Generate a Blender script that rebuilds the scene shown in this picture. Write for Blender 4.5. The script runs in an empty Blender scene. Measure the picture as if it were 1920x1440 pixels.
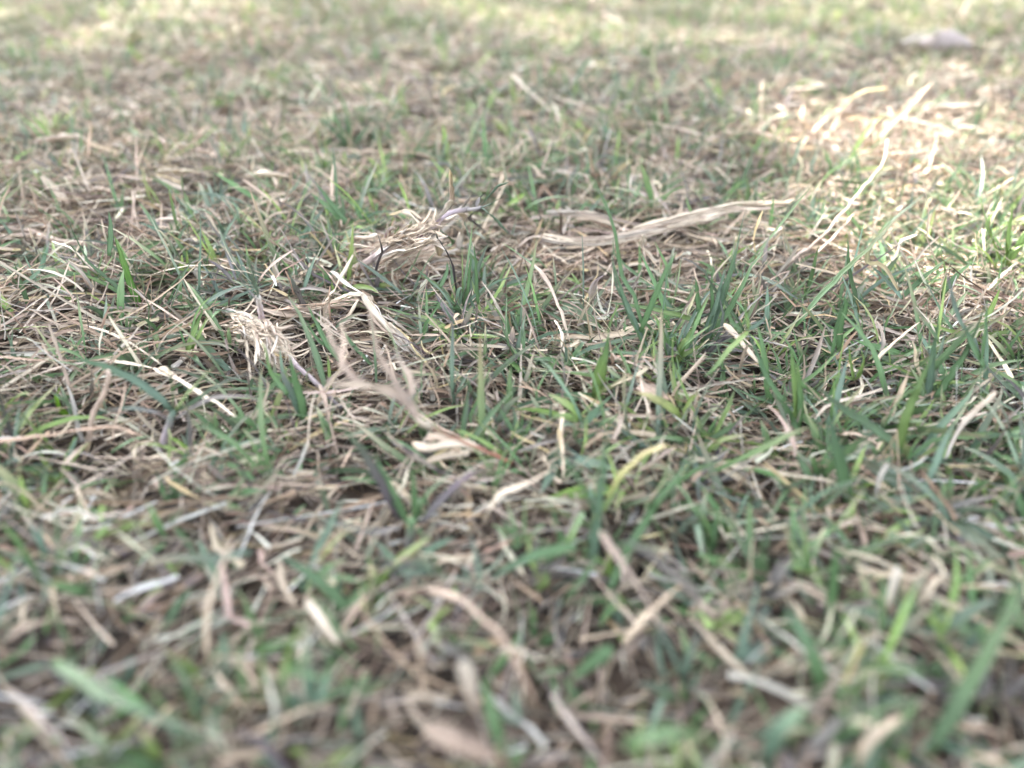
import bpy, math, random
import numpy as np
R = math.radians
random.seed(7)
rng = np.random.default_rng(11)
sc = bpy.context.scene
COL = sc.collection

# ------------------------------------------------------------------ camera
H_CAM, PITCH, FPX = 0.105, R(32.0), 1480.0
cam_d = bpy.data.cameras.new('camera')
cam = bpy.data.objects.new('camera', cam_d)
COL.objects.link(cam)
cam.location = (0, 0, H_CAM)
cam.rotation_euler = (R(90) - PITCH, 0, 0)
cam_d.sensor_width = 36.0
cam_d.lens = 36.0 * FPX / 1920.0
cam_d.clip_start = 0.004
cam_d.clip_end = 500.0
cam_d.dof.use_dof = True
cam_d.dof.focus_distance = 0.212
cam_d.dof.aperture_fstop = cam_d.lens / 3.8
sc.camera = cam

# ------------------------------------------------------------------ light
SUN_EL, SUN_AZ = R(50), R(-38)          # azimuth measured from +Y towards +X
SUN = np.array([math.sin(SUN_AZ) * math.cos(SUN_EL), math.cos(SUN_AZ) * math.cos(SUN_EL), math.sin(SUN_EL)])
world = bpy.data.worlds.new('World')
sc.world = world
world.use_nodes = True
nt = world.node_tree
nt.nodes.clear()
sky = nt.nodes.new('ShaderNodeTexSky')
sky.sky_type = 'NISHITA'
sky.sun_disc = False
sky.sun_elevation = SUN_EL
sky.sun_rotation = SUN_AZ
sky.air_density = 1.0
sky.dust_density = 4.0
sky.ozone_density = 1.0
hs = nt.nodes.new('ShaderNodeHueSaturation')
hs.inputs['Saturation'].default_value = 0.34     # thin white haze high up
wb = nt.nodes.new('ShaderNodeBackground')
wb.inputs['Strength'].default_value = 0.15
wo = nt.nodes.new('ShaderNodeOutputWorld')
nt.links.new(sky.outputs[0], hs.inputs['Color'])
nt.links.new(hs.outputs[0], wb.inputs[0])
nt.links.new(wb.outputs[0], wo.inputs[0])
sun_d = bpy.data.lights.new('sun', 'SUN')
sun_d.energy = 3.2
sun_d.angle = R(0.53)
sun_d.color = (1.0, 0.93, 0.82)
sun = bpy.data.objects.new('sun', sun_d)
COL.objects.link(sun)
from mathutils import Vector
sun.rotation_euler = Vector(SUN).to_track_quat('Z', 'Y').to_euler()
sun.location = (-2, 3, 5)
sc.view_settings.view_transform = 'Standard'
sc.view_settings.look = 'None'
sc.view_settings.gamma = 1.0
sc.view_settings.use_curve_mapping = False
sc.view_settings.exposure = 3.12
sc.render.engine = 'CYCLES'
sc.cycles.max_bounces = 6
sc.cycles.diffuse_bounces = 4
sc.cycles.transmission_bounces = 4

# ------------------------------------------------------------------ photo pixel -> place
CP, SP = math.cos(PITCH), math.sin(PITCH)
def ray(px, py):
    u, v = (px - 960) / FPX, (py - 720) / FPX
    return np.array([u, CP - v * SP, -SP - v * CP])
def on_z(px, py, z):
    d = ray(px, py)
    t = (z - H_CAM) / d[2]
    return np.array([0, 0, H_CAM]) + d * t
def on_y(px, py, y):
    d = ray(px, py)
    return np.array([0, 0, H_CAM]) + d * (y / d[1])
def project(x, y, z):
    dz = z - H_CAM
    dep = y * CP - dz * SP
    dn = -y * SP - dz * CP
    dep = np.maximum(dep, 1e-4)
    return 960 + FPX * x / dep, 720 + FPX * dn / dep, dep
def gz(x, y):
    """height of the soil, metres"""
    return (0.0022 * np.sin(x * 41 + 1.3) * np.cos(y * 37 + 0.4) + 0.0016 * np.sin(x * 97 - y * 61 + 2)
            + 0.0010 * np.cos(x * 151 + y * 173) + 0.004 * np.sin(x * 9 + 0.8) * np.sin(y * 11 + 2.2)) * np.clip(1.6 - np.abs(y) * 0.2, 0.5, 1.2)

# ------------------------------------------------------------------ materials
def new_mat(name):
    m = bpy.data.materials.new(name)
    m.use_nodes = True
    m.node_tree.nodes.clear()
    return m, m.node_tree.nodes, m.node_tree.links
def blade_mat(name, transl, rough, streak, stain_col, stain_scale):
    m, N, L = new_mat(name)
    out = N.new('ShaderNodeOutputMaterial')
    ac = N.new('ShaderNodeAttribute'); ac.attribute_name = 'tint'
    ab = N.new('ShaderNodeAttribute'); ab.attribute_name = 'fibre'      # x across (mm), y along (mm), z amount of stain
    mp = N.new('ShaderNodeVectorMath'); mp.operation = 'MULTIPLY'; mp.inputs[1].default_value = (4.2, 0.22, 0.0)
    L.new(ab.outputs['Vector'], mp.inputs[0])
    n1 = N.new('ShaderNodeTexNoise'); n1.inputs['Scale'].default_value = 1.0; n1.inputs['Detail'].default_value = 3
    L.new(mp.outputs[0], n1.inputs['Vector'])
    r1 = N.new('ShaderNodeMapRange'); r1.inputs[1].default_value = 0.3; r1.inputs[2].default_value = 0.7
    r1.inputs[3].default_value = 1 - streak; r1.inputs[4].default_value = 1 + streak * 0.8
    L.new(n1.outputs[0], r1.inputs[0])
    mul = N.new('ShaderNodeVectorMath'); mul.operation = 'SCALE'
    L.new(ac.outputs['Color'], mul.inputs[0]); L.new(r1.outputs[0], mul.inputs['Scale'])
    mp2 = N.new('ShaderNodeVectorMath'); mp2.operation = 'MULTIPLY'; mp2.inputs[1].default_value = (1.3, 0.42, 0.0)
    L.new(ab.outputs['Vector'], mp2.inputs[0])
    n2 = N.new('ShaderNodeTexNoise'); n2.inputs['Scale'].default_value = stain_scale; n2.inputs['Detail'].default_value = 4
    L.new(mp2.outputs[0], n2.inputs['Vector'])
    sx = N.new('ShaderNodeSeparateXYZ'); L.new(ab.outputs['Vector'], sx.inputs[0])
    ad = N.new('ShaderNodeMath'); ad.operation = 'ADD'
    L.new(n2.outputs[0], ad.inputs[0]); L.new(sx.outputs['Z'], ad.inputs[1])
    r2 = N.new('ShaderNodeMapRange'); r2.inputs[1].default_value = 0.62; r2.inputs[2].default_value = 0.80
    r2.inputs[3].default_value = 0; r2.inputs[4].default_value = 0.85; r2.interpolation_type = 'SMOOTHSTEP'
    L.new(ad.outputs[0], r2.inputs[0])
    mx = N.new('ShaderNodeMix'); mx.data_type = 'RGBA'
    mx.inputs['B'].default_value = (*stain_col, 1)
    L.new(r2.outputs[0], mx.inputs['Factor']); L.new(mul.outputs[0], mx.inputs['A'])
    bs = N.new('ShaderNodeBsdfPrincipled')
    bs.inputs['Roughness'].default_value = rough
    bs.inputs['Specular IOR Level'].default_value = 0.45
    L.new(mx.outputs['Result'], bs.inputs['Base Color'])
    bp = N.new('ShaderNodeBump'); bp.inputs['Strength'].default_value = 0.5; bp.inputs['Distance'].default_value = 0.00012
    L.new(n1.outputs[0], bp.inputs['Height']); L.new(bp.outputs[0], bs.inputs['Normal'])
    tr = N.new('ShaderNodeBsdfTranslucent')
    L.new(mx.outputs['Result'], tr.inputs['Color'])
    ms = N.new('ShaderNodeMixShader'); ms.inputs[0].default_value = transl
    L.new(bs.outputs[0], ms.inputs[1]); L.new(tr.outputs[0], ms.inputs[2])
    L.new(ms.outputs[0], out.inputs['Surface'])
    return m
M_GREEN = blade_mat('living_grass', 0.28, 0.42, 0.26, (0.035, 0.024, 0.040), 0.9)
M_DRY = blade_mat('dry_grass', 0.12, 0.62, 0.40, (0.10, 0.060, 0.045), 0.8)

def soil_mat():
    m, N, L = new_mat('soil')
    out = N.new('ShaderNodeOutputMaterial')
    tc = N.new('ShaderNodeTexCoord')
    n = N.new('ShaderNodeTexNoise'); n.inputs['Scale'].default_value = 180; n.inputs['Detail'].default_value = 8
    n3 = N.new('ShaderNodeTexNoise'); n3.inputs['Scale'].default_value = 9; n3.inputs['Detail'].default_value = 5
    L.new(tc.outputs['Object'], n.inputs['Vector']); L.new(tc.outputs['Object'], n3.inputs['Vector'])
    cr = N.new('ShaderNodeValToRGB')
    cr.color_ramp.elements[0].position = 0.33; cr.color_ramp.elements[0].color = (0.018, 0.013, 0.011, 1)
    cr.color_ramp.elements[1].position = 0.68; cr.color_ramp.elements[1].color = (0.10, 0.072, 0.055, 1)
    L.new(n.outputs[0], cr.inputs[0])
    # farther lawn, past the modelled blades: straw and green mixed
    cr2 = N.new('ShaderNodeValToRGB')
    cr2.color_ramp.elements[0].position = 0.40; cr2.color_ramp.elements[0].color = (0.10, 0.14, 0.06, 1)
    cr2.color_ramp.elements[1].position = 0.60; cr2.color_ramp.elements[1].color = (0.30, 0.24, 0.16, 1)
    L.new(n3.outputs[0], cr2.inputs[0])
    ln = N.new('ShaderNodeVectorMath'); ln.operation = 'LENGTH'; L.new(tc.outputs['Object'], ln.inputs[0])
    mr = N.new('ShaderNodeMapRange'); mr.inputs[1].default_value = 1.4; mr.inputs[2].default_value = 2.6
    L.new(ln.outputs['Value'], mr.inputs[0])
    mx = N.new('ShaderNodeMix'); mx.data_type = 'RGBA'
    L.new(mr.outputs[0], mx.inputs['Factor']); L.new(cr.outputs[0], mx.inputs['A']); L.new(cr2.outputs[0], mx.inputs['B'])
    bs = N.new('ShaderNodeBsdfPrincipled'); bs.inputs['Roughness'].default_value = 0.95
    L.new(mx.outputs['Result'], bs.inputs['Base Color'])
    bp = N.new('ShaderNodeBump'); bp.inputs['Strength'].default_value = 0.9; bp.inputs['Distance'].default_value = 0.002
    L.new(n.outputs[0], bp.inputs['Height']); L.new(bp.outputs[0], bs.inputs['Normal'])
    L.new(bs.outputs[0], out.inputs['Surface'])
    return m
def simple_mat(name, c1, c2, scale, rough, transl=0.0):
    m, N, L = new_mat(name)
    out = N.new('ShaderNodeOutputMaterial')
    tc = N.new('ShaderNodeTexCoord')
    n = N.new('ShaderNodeTexNoise'); n.inputs['Scale'].default_value = scale; n.inputs['Detail'].default_value = 6
    L.new(tc.outputs['Object'], n.inputs['Vector'])
    cr = N.new('ShaderNodeValToRGB')
    cr.color_ramp.elements[0].position = 0.35; cr.color_ramp.elements[0].color = (*c1, 1)
    cr.color_ramp.elements[1].position = 0.65; cr.color_ramp.elements[1].color = (*c2, 1)
    L.new(n.outputs[0], cr.inputs[0])
    bs = N.new('ShaderNodeBsdfPrincipled'); bs.inputs['Roughness'].default_value = rough
    L.new(cr.outputs[0], bs.inputs['Base Color'])
    bp = N.new('ShaderNodeBump'); bp.inputs['Strength'].default_value = 0.4; bp.inputs['Distance'].default_value = 0.3 / scale
    L.new(n.outputs[0], bp.inputs['Height']); L.new(bp.outputs[0], bs.inputs['Normal'])
    if transl:
        tr = N.new('ShaderNodeBsdfTranslucent'); L.new(cr.outputs[0], tr.inputs['Color'])
        ms = N.new('ShaderNodeMixShader'); ms.inputs[0].default_value = transl
        L.new(bs.outputs[0], ms.inputs[1]); L.new(tr.outputs[0], ms.inputs[2]); L.new(ms.outputs[0], out.inputs['Surface'])
    else:
        L.new(bs.outputs[0], out.inputs['Surface'])
    return m
M_SOIL = soil_mat()
M_BARK = simple_mat('bark', (0.10, 0.075, 0.055), (0.22, 0.18, 0.14), 14, 0.9)
M_TREELEAF = simple_mat('tree_leaf', (0.045, 0.085, 0.03), (0.09, 0.14, 0.05), 3, 0.5, 0.25)

# ------------------------------------------------------------------ mesh helpers
def mesh_from(name, V, F, tint=None, fibre=None, mat=None, smooth=True):
    me = bpy.data.meshes.new(name)
    V = np.ascontiguousarray(V, dtype=np.float32); F = np.ascontiguousarray(F, dtype=np.int32)
    k = F.shape[1]
    me.vertices.add(len(V)); me.vertices.foreach_set('co', V.ravel())
    me.loops.add(F.size); me.loops.foreach_set('vertex_index', F.ravel())
    me.polygons.add(len(F))
    me.polygons.foreach_set('loop_start', np.arange(0, F.size, k, dtype=np.int32))
    me.polygons.foreach_set('loop_total', np.full(len(F), k, dtype=np.int32))
    if smooth: me.polygons.foreach_set('use_smooth', np.ones(len(F), dtype=bool))
    if tint is not None:
        a = me.attributes.new('tint', 'FLOAT_COLOR', 'POINT')
        a.data.foreach_set('color', np.ascontiguousarray(np.c_[tint, np.ones(len(tint))], dtype=np.float32).ravel())
    if fibre is not None:
        a = me.attributes.new('fibre', 'FLOAT_VECTOR', 'POINT')
        a.data.foreach_set('vector', np.ascontiguousarray(fibre, dtype=np.float32).ravel())
    me.update(calc_edges=True)
    if mat: me.materials.append(mat)
    return me
def link(name, me, parent=None, loc=None):
    o = bpy.data.objects.new(name, me)
    COL.objects.link(o)
    if parent is not None: o.parent = parent
    if loc is not None: o.location = loc
    return o

# ------------------------------------------------------------------ ground
def build_ground():
    xs = np.concatenate([-np.geomspace(300, 1.2, 24), np.linspace(-1.15, 1.15, 231), np.geomspace(1.2, 300, 24)])
    ys = np.concatenate([-np.geomspace(300, 0.5, 22), np.linspace(-0.45, 1.7, 216), np.geomspace(1.75, 400, 30)])
    X, Y = np.meshgrid(xs, ys)
    Z = gz(X, Y) * np.clip(3.0 - np.hypot(X, Y), 0, 1)
    V = np.stack([X, Y, Z], -1).reshape(-1, 3)
    nx, ny = len(xs), len(ys)
    i = np.arange(nx - 1)[None, :] + np.arange(ny - 1)[:, None] * nx
    F = np.stack([i, i + 1, i + 1 + nx, i + nx], -1).reshape(-1, 4)
    o = link('ground', mesh_from('ground', V, F, mat=M_SOIL))
    o['kind'] = 'structure'; o['label'] = 'brown soil under the lawn'
build_ground()

# ------------------------------------------------------------------ colours (linear albedo)
def C(*c): return np.array(c, dtype=float)
GREEN = C(0.103, 0.186, 0.082); BRIGHT = C(0.195, 0.290, 0.090); BLUE = C(0.118, 0.182, 0.130)
DARKG = C(0.070, 0.118, 0.058); PURP = C(0.160, 0.148, 0.148); INK = C(0.070, 0.058, 0.066)
STRAW = C(0.52, 0.42, 0.32); PALE = C(0.64, 0.55, 0.44); GOLD = C(0.50, 0.39, 0.22); WHITE = C(0.66, 0.61, 0.56)
BROWN = C(0.29, 0.20, 0.145); PINK = C(0.45, 0.35, 0.285); GREY = C(0.36, 0.32, 0.28); RED = C(0.28, 0.12, 0.085)
LILAC = C(0.52, 0.42, 0.47)

# how green the lawn is, from place to place (px, py, radius, change)
ZONES = [(640, 260, 110, .35), (1150, 250, 260, .25), (1290, 580, 260, .28), (1870, 430, 110, .6), (1700, 720, 160, .25),
         (1700, 1180, 330, .40), (220, 1300, 260, .32), (1000, 900, 180, .25), (250, 540, 60, .5), (900, 600, 90, .3),
         (90, 640, 160, -.25), (480, 640, 130, -.35), (300, 880, 200, -.15), (1650, 240, 150, -.5), (1760, 590, 100, -.4),
         (880, 1280, 220, -.35), (1430, 770, 60, -.5), (1050, 1390, 200, -.35), (450, 1150, 150, -.2), (250, 210, 220, -.15),
         (1200, 430, 150, -.3), (800, 60, 300, -.15), (1000, 1000, 90, -.2), (330, 60, 200, -.1)]
def greenness(x, y):
    px, py, _ = project(x, y, 0.004)
    g = np.full(np.shape(x), 0.48) + 0.20 * np.sin(x * 23 + y * 17) * np.sin(y * 29 - x * 11 + 1.0)
    g = g + 0.30 * np.sin(x * 88 + 3 * np.sin(y * 41)) * np.sin(y * 97 + 2.5 * np.sin(x * 53 + 1))
    g = g - 0.20 * np.clip((y - .22) / .2, 0, 1) + 0.36 * np.clip((y - .42) / .3, 0, 1) + 0.17 * np.clip((.18 - y) / .08, 0, 1)
    for cx, cy, r, a in ZONES:
        g = g + a * np.exp(-((px - cx) ** 2 + (1.7 * (py - cy)) ** 2) / (r * r))
    return np.clip(g, 0.04, 1.3)

# ------------------------------------------------------------------ the mass of the lawn
def ribbons(base, az, el, ln, wd, bend, wob, S, tint, tip, stain, across=3, prof='leaf', fold=0.35, floor=0.0004):
    n = len(base)
    wob = wob * math.sqrt(6 / S)
    P = np.zeros((n, S + 1, 3)); P[:, 0] = base
    T = np.zeros((n, S + 1, 3))
    a = az.copy(); e = el.copy()
    step = ln / S
    for k in range(S + 1):
        T[:, k] = np.stack([np.cos(e) * np.cos(a), np.cos(e) * np.sin(a), np.sin(e)], -1)
        if k < S:
            P[:, k + 1] = P[:, k] + T[:, k] * step[:, None]
            gr = gz(P[:, k + 1, 0], P[:, k + 1, 1]) + floor
            P[:, k + 1, 2] = np.maximum(P[:, k + 1, 2], gr)
            kink = (rng.uniform(0, 1, n) < (.13 if prof == 'straw' else .03)) * rng.normal(0, .6, n)
            e = e + bend / S + rng.normal(0, 1, n) * wob - kink * .4 * np.sign(e)
            a = a + rng.normal(0, 1, n) * wob * 1.2 + kink
    roll = rng.normal(0, 0.75, n)[:, None] + np.cumsum(rng.normal(0, 0.22, (n, S + 1)), 1)
    side0 = np.stack([-T[..., 1], T[..., 0], np.zeros((n, S + 1))], -1)
    side0 /= np.maximum(np.linalg.norm(side0, axis=-1, keepdims=True), 1e-5)
    nor = np.cross(T, side0)
    side = side0 * np.cos(roll)[..., None] + nor * np.sin(roll)[..., None]
    nr = np.cross(T, side)
    t = np.linspace(0, 1, S + 1)[None, :]
    if prof == 'leaf':
        w = np.sin(np.clip(t * 0.92 + 0.22, 0, 1) ** 0.8 * np.pi * 0.5 + 0) * (1 - t ** 2.6) * 0.96 + 0.03
    else:
        w = (0.80 + 0.20 * np.sin(t * 9 + rng.uniform(0, 6, (n, 1)))) * (1 - 0.55 * t ** 3)
    w = w * wd[:, None] * 0.5
    us = (-1, 0, 1) if across == 3 else (-1, 1)
    A = len(us)
    V = np.zeros((n, S + 1, A, 3))
    for j, u in enumerate(us):
        V[:, :, j] = P + side * (w * u)[..., None] + nr * (w * fold * (abs(u) - 0.5))[..., None]
    tt = t[..., None]
    cl = tint[:, None, :] * (1 - tip[:, 0][:, None, None] * tt ** 2) + tip[:, None, 1:] * (tip[:, 0][:, None, None] * tt ** 2)
    CT = np.repeat(cl[:, :, None, :], A, 2)
    if A == 3: CT[:, :, 1] *= 1.22 if prof == 'leaf' else 1.08
    FB = np.zeros((n, S + 1, A, 3))
    off = rng.uniform(0, 900, n)
    for j, u in enumerate(us):
        FB[:, :, j, 0] = w * u * 1000 + off[:, None]
        FB[:, :, j, 1] = t * ln[:, None] * 1000 + off[:, None] * 3
        FB[:, :, j, 2] = stain[:, None]
    idx = np.arange(n * (S + 1) * A).reshape(n, S + 1, A)
    F = np.stack([idx[:, :-1, :-1], idx[:, :-1, 1:], idx[:, 1:, 1:], idx[:, 1:, :-1]], -1).reshape(-1, 4)
    return V.reshape(-1, 3), F, CT.reshape(-1, 3), FB.reshape(-1, 3)
def merge(parts):
    V, F, T, B, o = [], [], [], [], 0
    for v, f, t, b in parts:
        V.append(v); F.append(f + o); T.append(t); B.append(b); o += len(v)
    return np.concatenate(V), np.concatenate(F), np.concatenate(T), np.concatenate(B)
def pick(cols, p, n, jit=0.16):
    k = rng.choice(len(cols), n, p=np.array(p) / np.sum(p))
    c = np.array(cols)[k]
    return np.clip(c * np.exp(rng.normal(0, jit, (n, 1))) * np.exp(rng.normal(0, 0.03, (n, 3))), 0.01, 0.85)
def scatter(x0, x1, y0, y1, dens, ex=0.0, near=0.0):
    n = int((x1 - x0) * (y1 - y0) * dens)
    x = rng.uniform(x0, x1, n); y = rng.uniform(y0, y1, n)
    # the view widens with distance: keep it and a margin to each side of it
    k = np.abs(x) < ex + 0.78 * np.maximum(y, 0.0) + near
    return x[k], y[k]

# hollows and open spots, where no shoots stand (px, py, half width, half height)
OPEN = [(770, 480, 130, 45), (500, 620, 80, 50), (700, 600, 70, 60), (1240, 450, 230, 40), (1385, 650, 50, 30), (320, 540, 60, 25),
        (1225, 745, 35, 25), (330, 735, 130, 30), (1560, 470, 60, 50), (1420, 775, 60, 28), (470, 1000, 60, 40), (580, 1160, 50, 40), (1720, 1120, 50, 40)]
def open_spot(x, y):
    px, py, _ = project(x, y, 0.006)
    k = np.zeros(np.shape(x), bool)
    for cx, cy, a, b in OPEN: k |= ((px - cx) / a) ** 2 + ((py - cy) / b) ** 2 < 1
    return k
def straw_mass(reg, dens, S, lmul, wmul, across):
    x, y = scatter(*reg[:4], dens, ex=0.10, near=reg[4])
    g = greenness(x, y)
    keep = rng.uniform(0, 1, len(x)) < np.clip(1.25 - 0.42 * g, 0.25, 1)
    x, y = x[keep], y[keep]; n = len(x)
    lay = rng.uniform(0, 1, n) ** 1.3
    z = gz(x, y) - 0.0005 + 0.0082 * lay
    # short ones, long ones, a few that stand up
    kind = rng.uniform(0, 1, n)
    ln = rng.lognormal(math.log(0.013), 0.45, n) * lmul
    ln = np.where(kind > 0.93, ln * 1.7, ln); ln = np.minimum(ln, 0.045 * max(lmul, 1))
    wd = rng.lognormal(math.log(0.00085), 0.38, n) * wmul
    wd = np.minimum(wd, 0.0022 * wmul)
    up = (rng.uniform(0, 1, n) < 0.18) & ~open_spot(x, y)
    el = np.where(up, rng.uniform(0.35, 1.35, n), rng.normal(0.03, 0.16, n))
    ln = np.where(up, np.minimum(ln, 0.016), ln)
    ln = ln * np.clip(.42 + 3.0 * y, .5, 1); wd = wd * np.clip(.72 + 1.6 * y, .78, 1)
    # lie mostly across the view, in loose swathes
    az = rng.normal(0, 0.75, n) + 0.5 * np.sin(x * 31 + y * 27) + np.where(rng.uniform(0, 1, n) < .5, 0, np.pi)
    bend = np.where(up, rng.normal(-0.6, 0.7, n), rng.normal(-0.1, 0.35, n))
    tint = pick([STRAW, PALE, PINK, BROWN, GREY, GOLD, WHITE, INK], [.34, .18, .10, .17, .13, .04, .01, .03], n, .2)
    tint *= ((0.27 + 0.83 * lay) * rng.choice([.7, 1.0, 1.12], n, p=[.3, .5, .2]))[:, None]            # shade painted in: deeper straw tinted darker so the gaps read deeper
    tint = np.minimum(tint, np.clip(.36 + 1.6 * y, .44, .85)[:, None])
    tip = np.c_[rng.uniform(0, .5, n), pick([BROWN, STRAW], [.5, .5], n)]
    stain = np.clip(rng.normal(-0.05, 0.09, n), -0.2, 0.2)
    base = np.c_[x, y, z] - np.c_[np.cos(az), np.sin(az), np.zeros(n)] * (ln * 0.5 * (~up))[:, None]
    base[:, 2] = np.maximum(z, gz(base[:, 0], base[:, 1]) + .0005)
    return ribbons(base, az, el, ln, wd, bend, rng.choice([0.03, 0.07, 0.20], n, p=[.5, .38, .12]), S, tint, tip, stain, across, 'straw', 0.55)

def shoot_mass(reg, dens, S, lmul, wmul, across):
    x, y = scatter(*reg[:4], dens, ex=0.10, near=reg[4])
    g = greenness(x, y)
    keep = (rng.uniform(0, 1, len(x)) < np.clip(g * 0.80, 0.05, 1)) & ~open_spot(x, y)
    x, y, g = x[keep], y[keep], g[keep]; n0 = len(x)
    # each shoot carries 3 to 5 blades
    m = rng.integers(2, 6, n0)
    ii = np.repeat(np.arange(n0), m); n = len(ii)
    main = rng.uniform(0, 2 * np.pi, n0)[ii]
    az = main + rng.normal(0, 1.25, n)
    lean = rng.uniform(0, 1, n0)[ii]
    flat = rng.uniform(0, 1, n) < 0.42
    el = np.where(flat, rng.uniform(0.02, 0.45, n), rng.uniform(0.45, 1.45, n))
    hb = rng.uniform(0.001, 0.006, n0)[ii]
    bx = x[ii] + rng.normal(0, .0007, n); by = y[ii] + rng.normal(0, .0007, n)
    base = np.c_[bx, by, gz(bx, by) + hb]
    vig = rng.lognormal(0, 0.22, n0)[ii]
    ln = rng.lognormal(math.log(0.0112), 0.42, n) * lmul * vig * np.where(flat, 1.15, 1.0)
    ln = np.minimum(ln, 0.030 * max(1, lmul)) * (1 - .25 * np.clip((by - .25) / .3, 0, 1))
    near = np.clip((by - 0.02) / 0.12, 0.55, 1)      # nothing tall right under the lens
    ln = ln * np.where(np.abs(bx) < .12, near, 1)
    wd = rng.lognormal(math.log(0.00132), 0.26, n) * wmul * np.sqrt(vig) * np.where(by < .14, 1.2, 1.0)
    bend = rng.normal(-0.45, 0.45, n)
    ck = pick([GREEN, BLUE, BRIGHT, DARKG, PURP], [.42, .26, .13, .12, .07], n0, .14)[ii]
    tint = np.clip(ck * np.exp(rng.normal(0, 0.10, (n, 1))), .01, .8)
    tint = tint * (1 + np.clip((by - .35) / .4, 0, 1)[:, None] * np.array([.30, .22, -.05]))     # drier, yellower turf further out
    tc = pick([STRAW, BROWN, INK, BRIGHT], [.35, .25, .25, .15], n)
    tip = np.c_[np.where(rng.uniform(0, 1, n) < .5, rng.uniform(.4, 1, n), rng.uniform(0, .25, n)), tc]
    stain = np.where(rng.uniform(0, 1, n) < .22, rng.uniform(0.03, .16, n), rng.uniform(-.3, -.05, n))
    return ribbons(base, az, el, ln, wd, bend, 0.06, S, tint, tip, stain, across, 'leaf', 0.45)

NEAR = (-0.42, 0.42, 0.0, 0.40, 0.0); MIDR = (-0.95, 0.95, 0.40, 0.90, 0.0); FAR = (-2.4, 2.4, 0.90, 2.7, 0.0)
BACK = (-0.45, 0.45, -0.30, 0.0, 0.4)
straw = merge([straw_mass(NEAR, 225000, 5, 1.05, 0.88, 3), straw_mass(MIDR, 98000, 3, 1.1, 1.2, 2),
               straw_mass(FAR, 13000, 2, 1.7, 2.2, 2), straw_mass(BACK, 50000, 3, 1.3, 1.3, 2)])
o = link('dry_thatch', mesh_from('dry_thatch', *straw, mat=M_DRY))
o['kind'] = 'stuff'; o['label'] = 'tangled mat of dry tan grass clippings covering the soil'; o['category'] = 'dry grass'
grass = merge([shoot_mass(NEAR, 61000, 5, 1.0, 1.0, 3), shoot_mass(MIDR, 34000, 3, 1.1, 1.15, 2),
               shoot_mass(FAR, 9500, 2, 1.4, 1.9, 2), shoot_mass(BACK, 9000, 3, 1.0, 1.2, 2)])
o = link('lawn_grass', mesh_from('lawn_grass', *grass, mat=M_GREEN))
o['kind'] = 'stuff'; o['label'] = 'short green lawn grass growing up through the dry thatch'; o['category'] = 'grass'

# crumbs of broken straw and soil between the stems
def crumbs():
    n = 9000
    x, y = rng.uniform(-.3, .3, n), rng.uniform(.03, .38, n)
    s = rng.lognormal(math.log(.0006), .4, n)
    octv = np.array([[1, 0, 0], [-1, 0, 0], [0, 1, 0], [0, -1, 0], [0, 0, 1], [0, 0, -1]], float)
    octf = np.array([[0, 2, 4], [2, 1, 4], [1, 3, 4], [3, 0, 4], [2, 0, 5], [1, 2, 5], [3, 1, 5], [0, 3, 5]])
    V = octv[None] * (s[:, None, None] * rng.uniform(.5, 1.4, (n, 6, 1))) + np.c_[x, y, gz(x, y) + .0004][:, None]
    F = octf[None] + (np.arange(n) * 6)[:, None, None]
    t = np.repeat(pick([BROWN, GREY, STRAW, INK], [.4, .2, .1, .3], n), 6, 0)
    fb = np.zeros((n * 6, 3)); fb[:, 0] = rng.uniform(0, 100, n * 6)
    o = link('soil_crumbs', mesh_from('soil_crumbs', V.reshape(-1, 3), F.reshape(-1, 3), t, fb, M_DRY, smooth=False))
    o['kind'] = 'stuff'; o['label'] = 'loose crumbs of soil and broken straw between the grass stems'; o['category'] = 'soil crumbs'
crumbs()

# ------------------------------------------------------------------ single plants, stems and straws
def spline(P, n):
    P = np.asarray(P, float)
    if len(P) == 2: return P[0] + (P[1] - P[0]) * np.linspace(0, 1, n)[:, None]
    Q = np.vstack([2 * P[0] - P[1], P, 2 * P[-1] - P[-2]])
    seg = np.linalg.norm(np.diff(P[:, :2], axis=0), axis=1)
    cum = np.r_[0, np.cumsum(seg)] / seg.sum()
    out = []
    for t in np.linspace(0, 1, n):
        i = min(max(np.searchsorted(cum, t, side='right') - 1, 0), len(P) - 2)
        f = (t - cum[i]) / max(cum[i + 1] - cum[i], 1e-9)
        a, b, c, d = Q[i], Q[i + 1], Q[i + 2], Q[i + 3]
        out.append(0.5 * (2 * b + (c - a) * f + (2 * a - 5 * b + 4 * c - d) * f * f + (3 * b - a - 3 * c + d) * f ** 3))
    return np.array(out)
SEC = {
    'leaf':  [(-1, .34), (-.5, .10), (0, -.04), (.5, .10), (1, .34), (.5, .02), (0, -.16), (-.5, .02)],
    'flat':  [(-1, .06), (-.5, .16), (0, .05), (.5, .17), (1, .04), (.5, -.03), (0, -.12), (-.5, -.03)],
    'stem':  [(math.cos(a), math.sin(a)) for a in np.linspace(0, 2 * math.pi, 9)[:-1]],
    'dome': [(-1, 0), (-.75, .42), (0, .62), (.75, .42), (1, 0), (.6, .12), (0, .3), (-.6, .12)],
    'split': [(-1, .5), (-.6, .05), (0, -.25), (.6, .05), (1, .45), (.5, -.12), (0, -.42), (-.5, -.12)],
}
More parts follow.
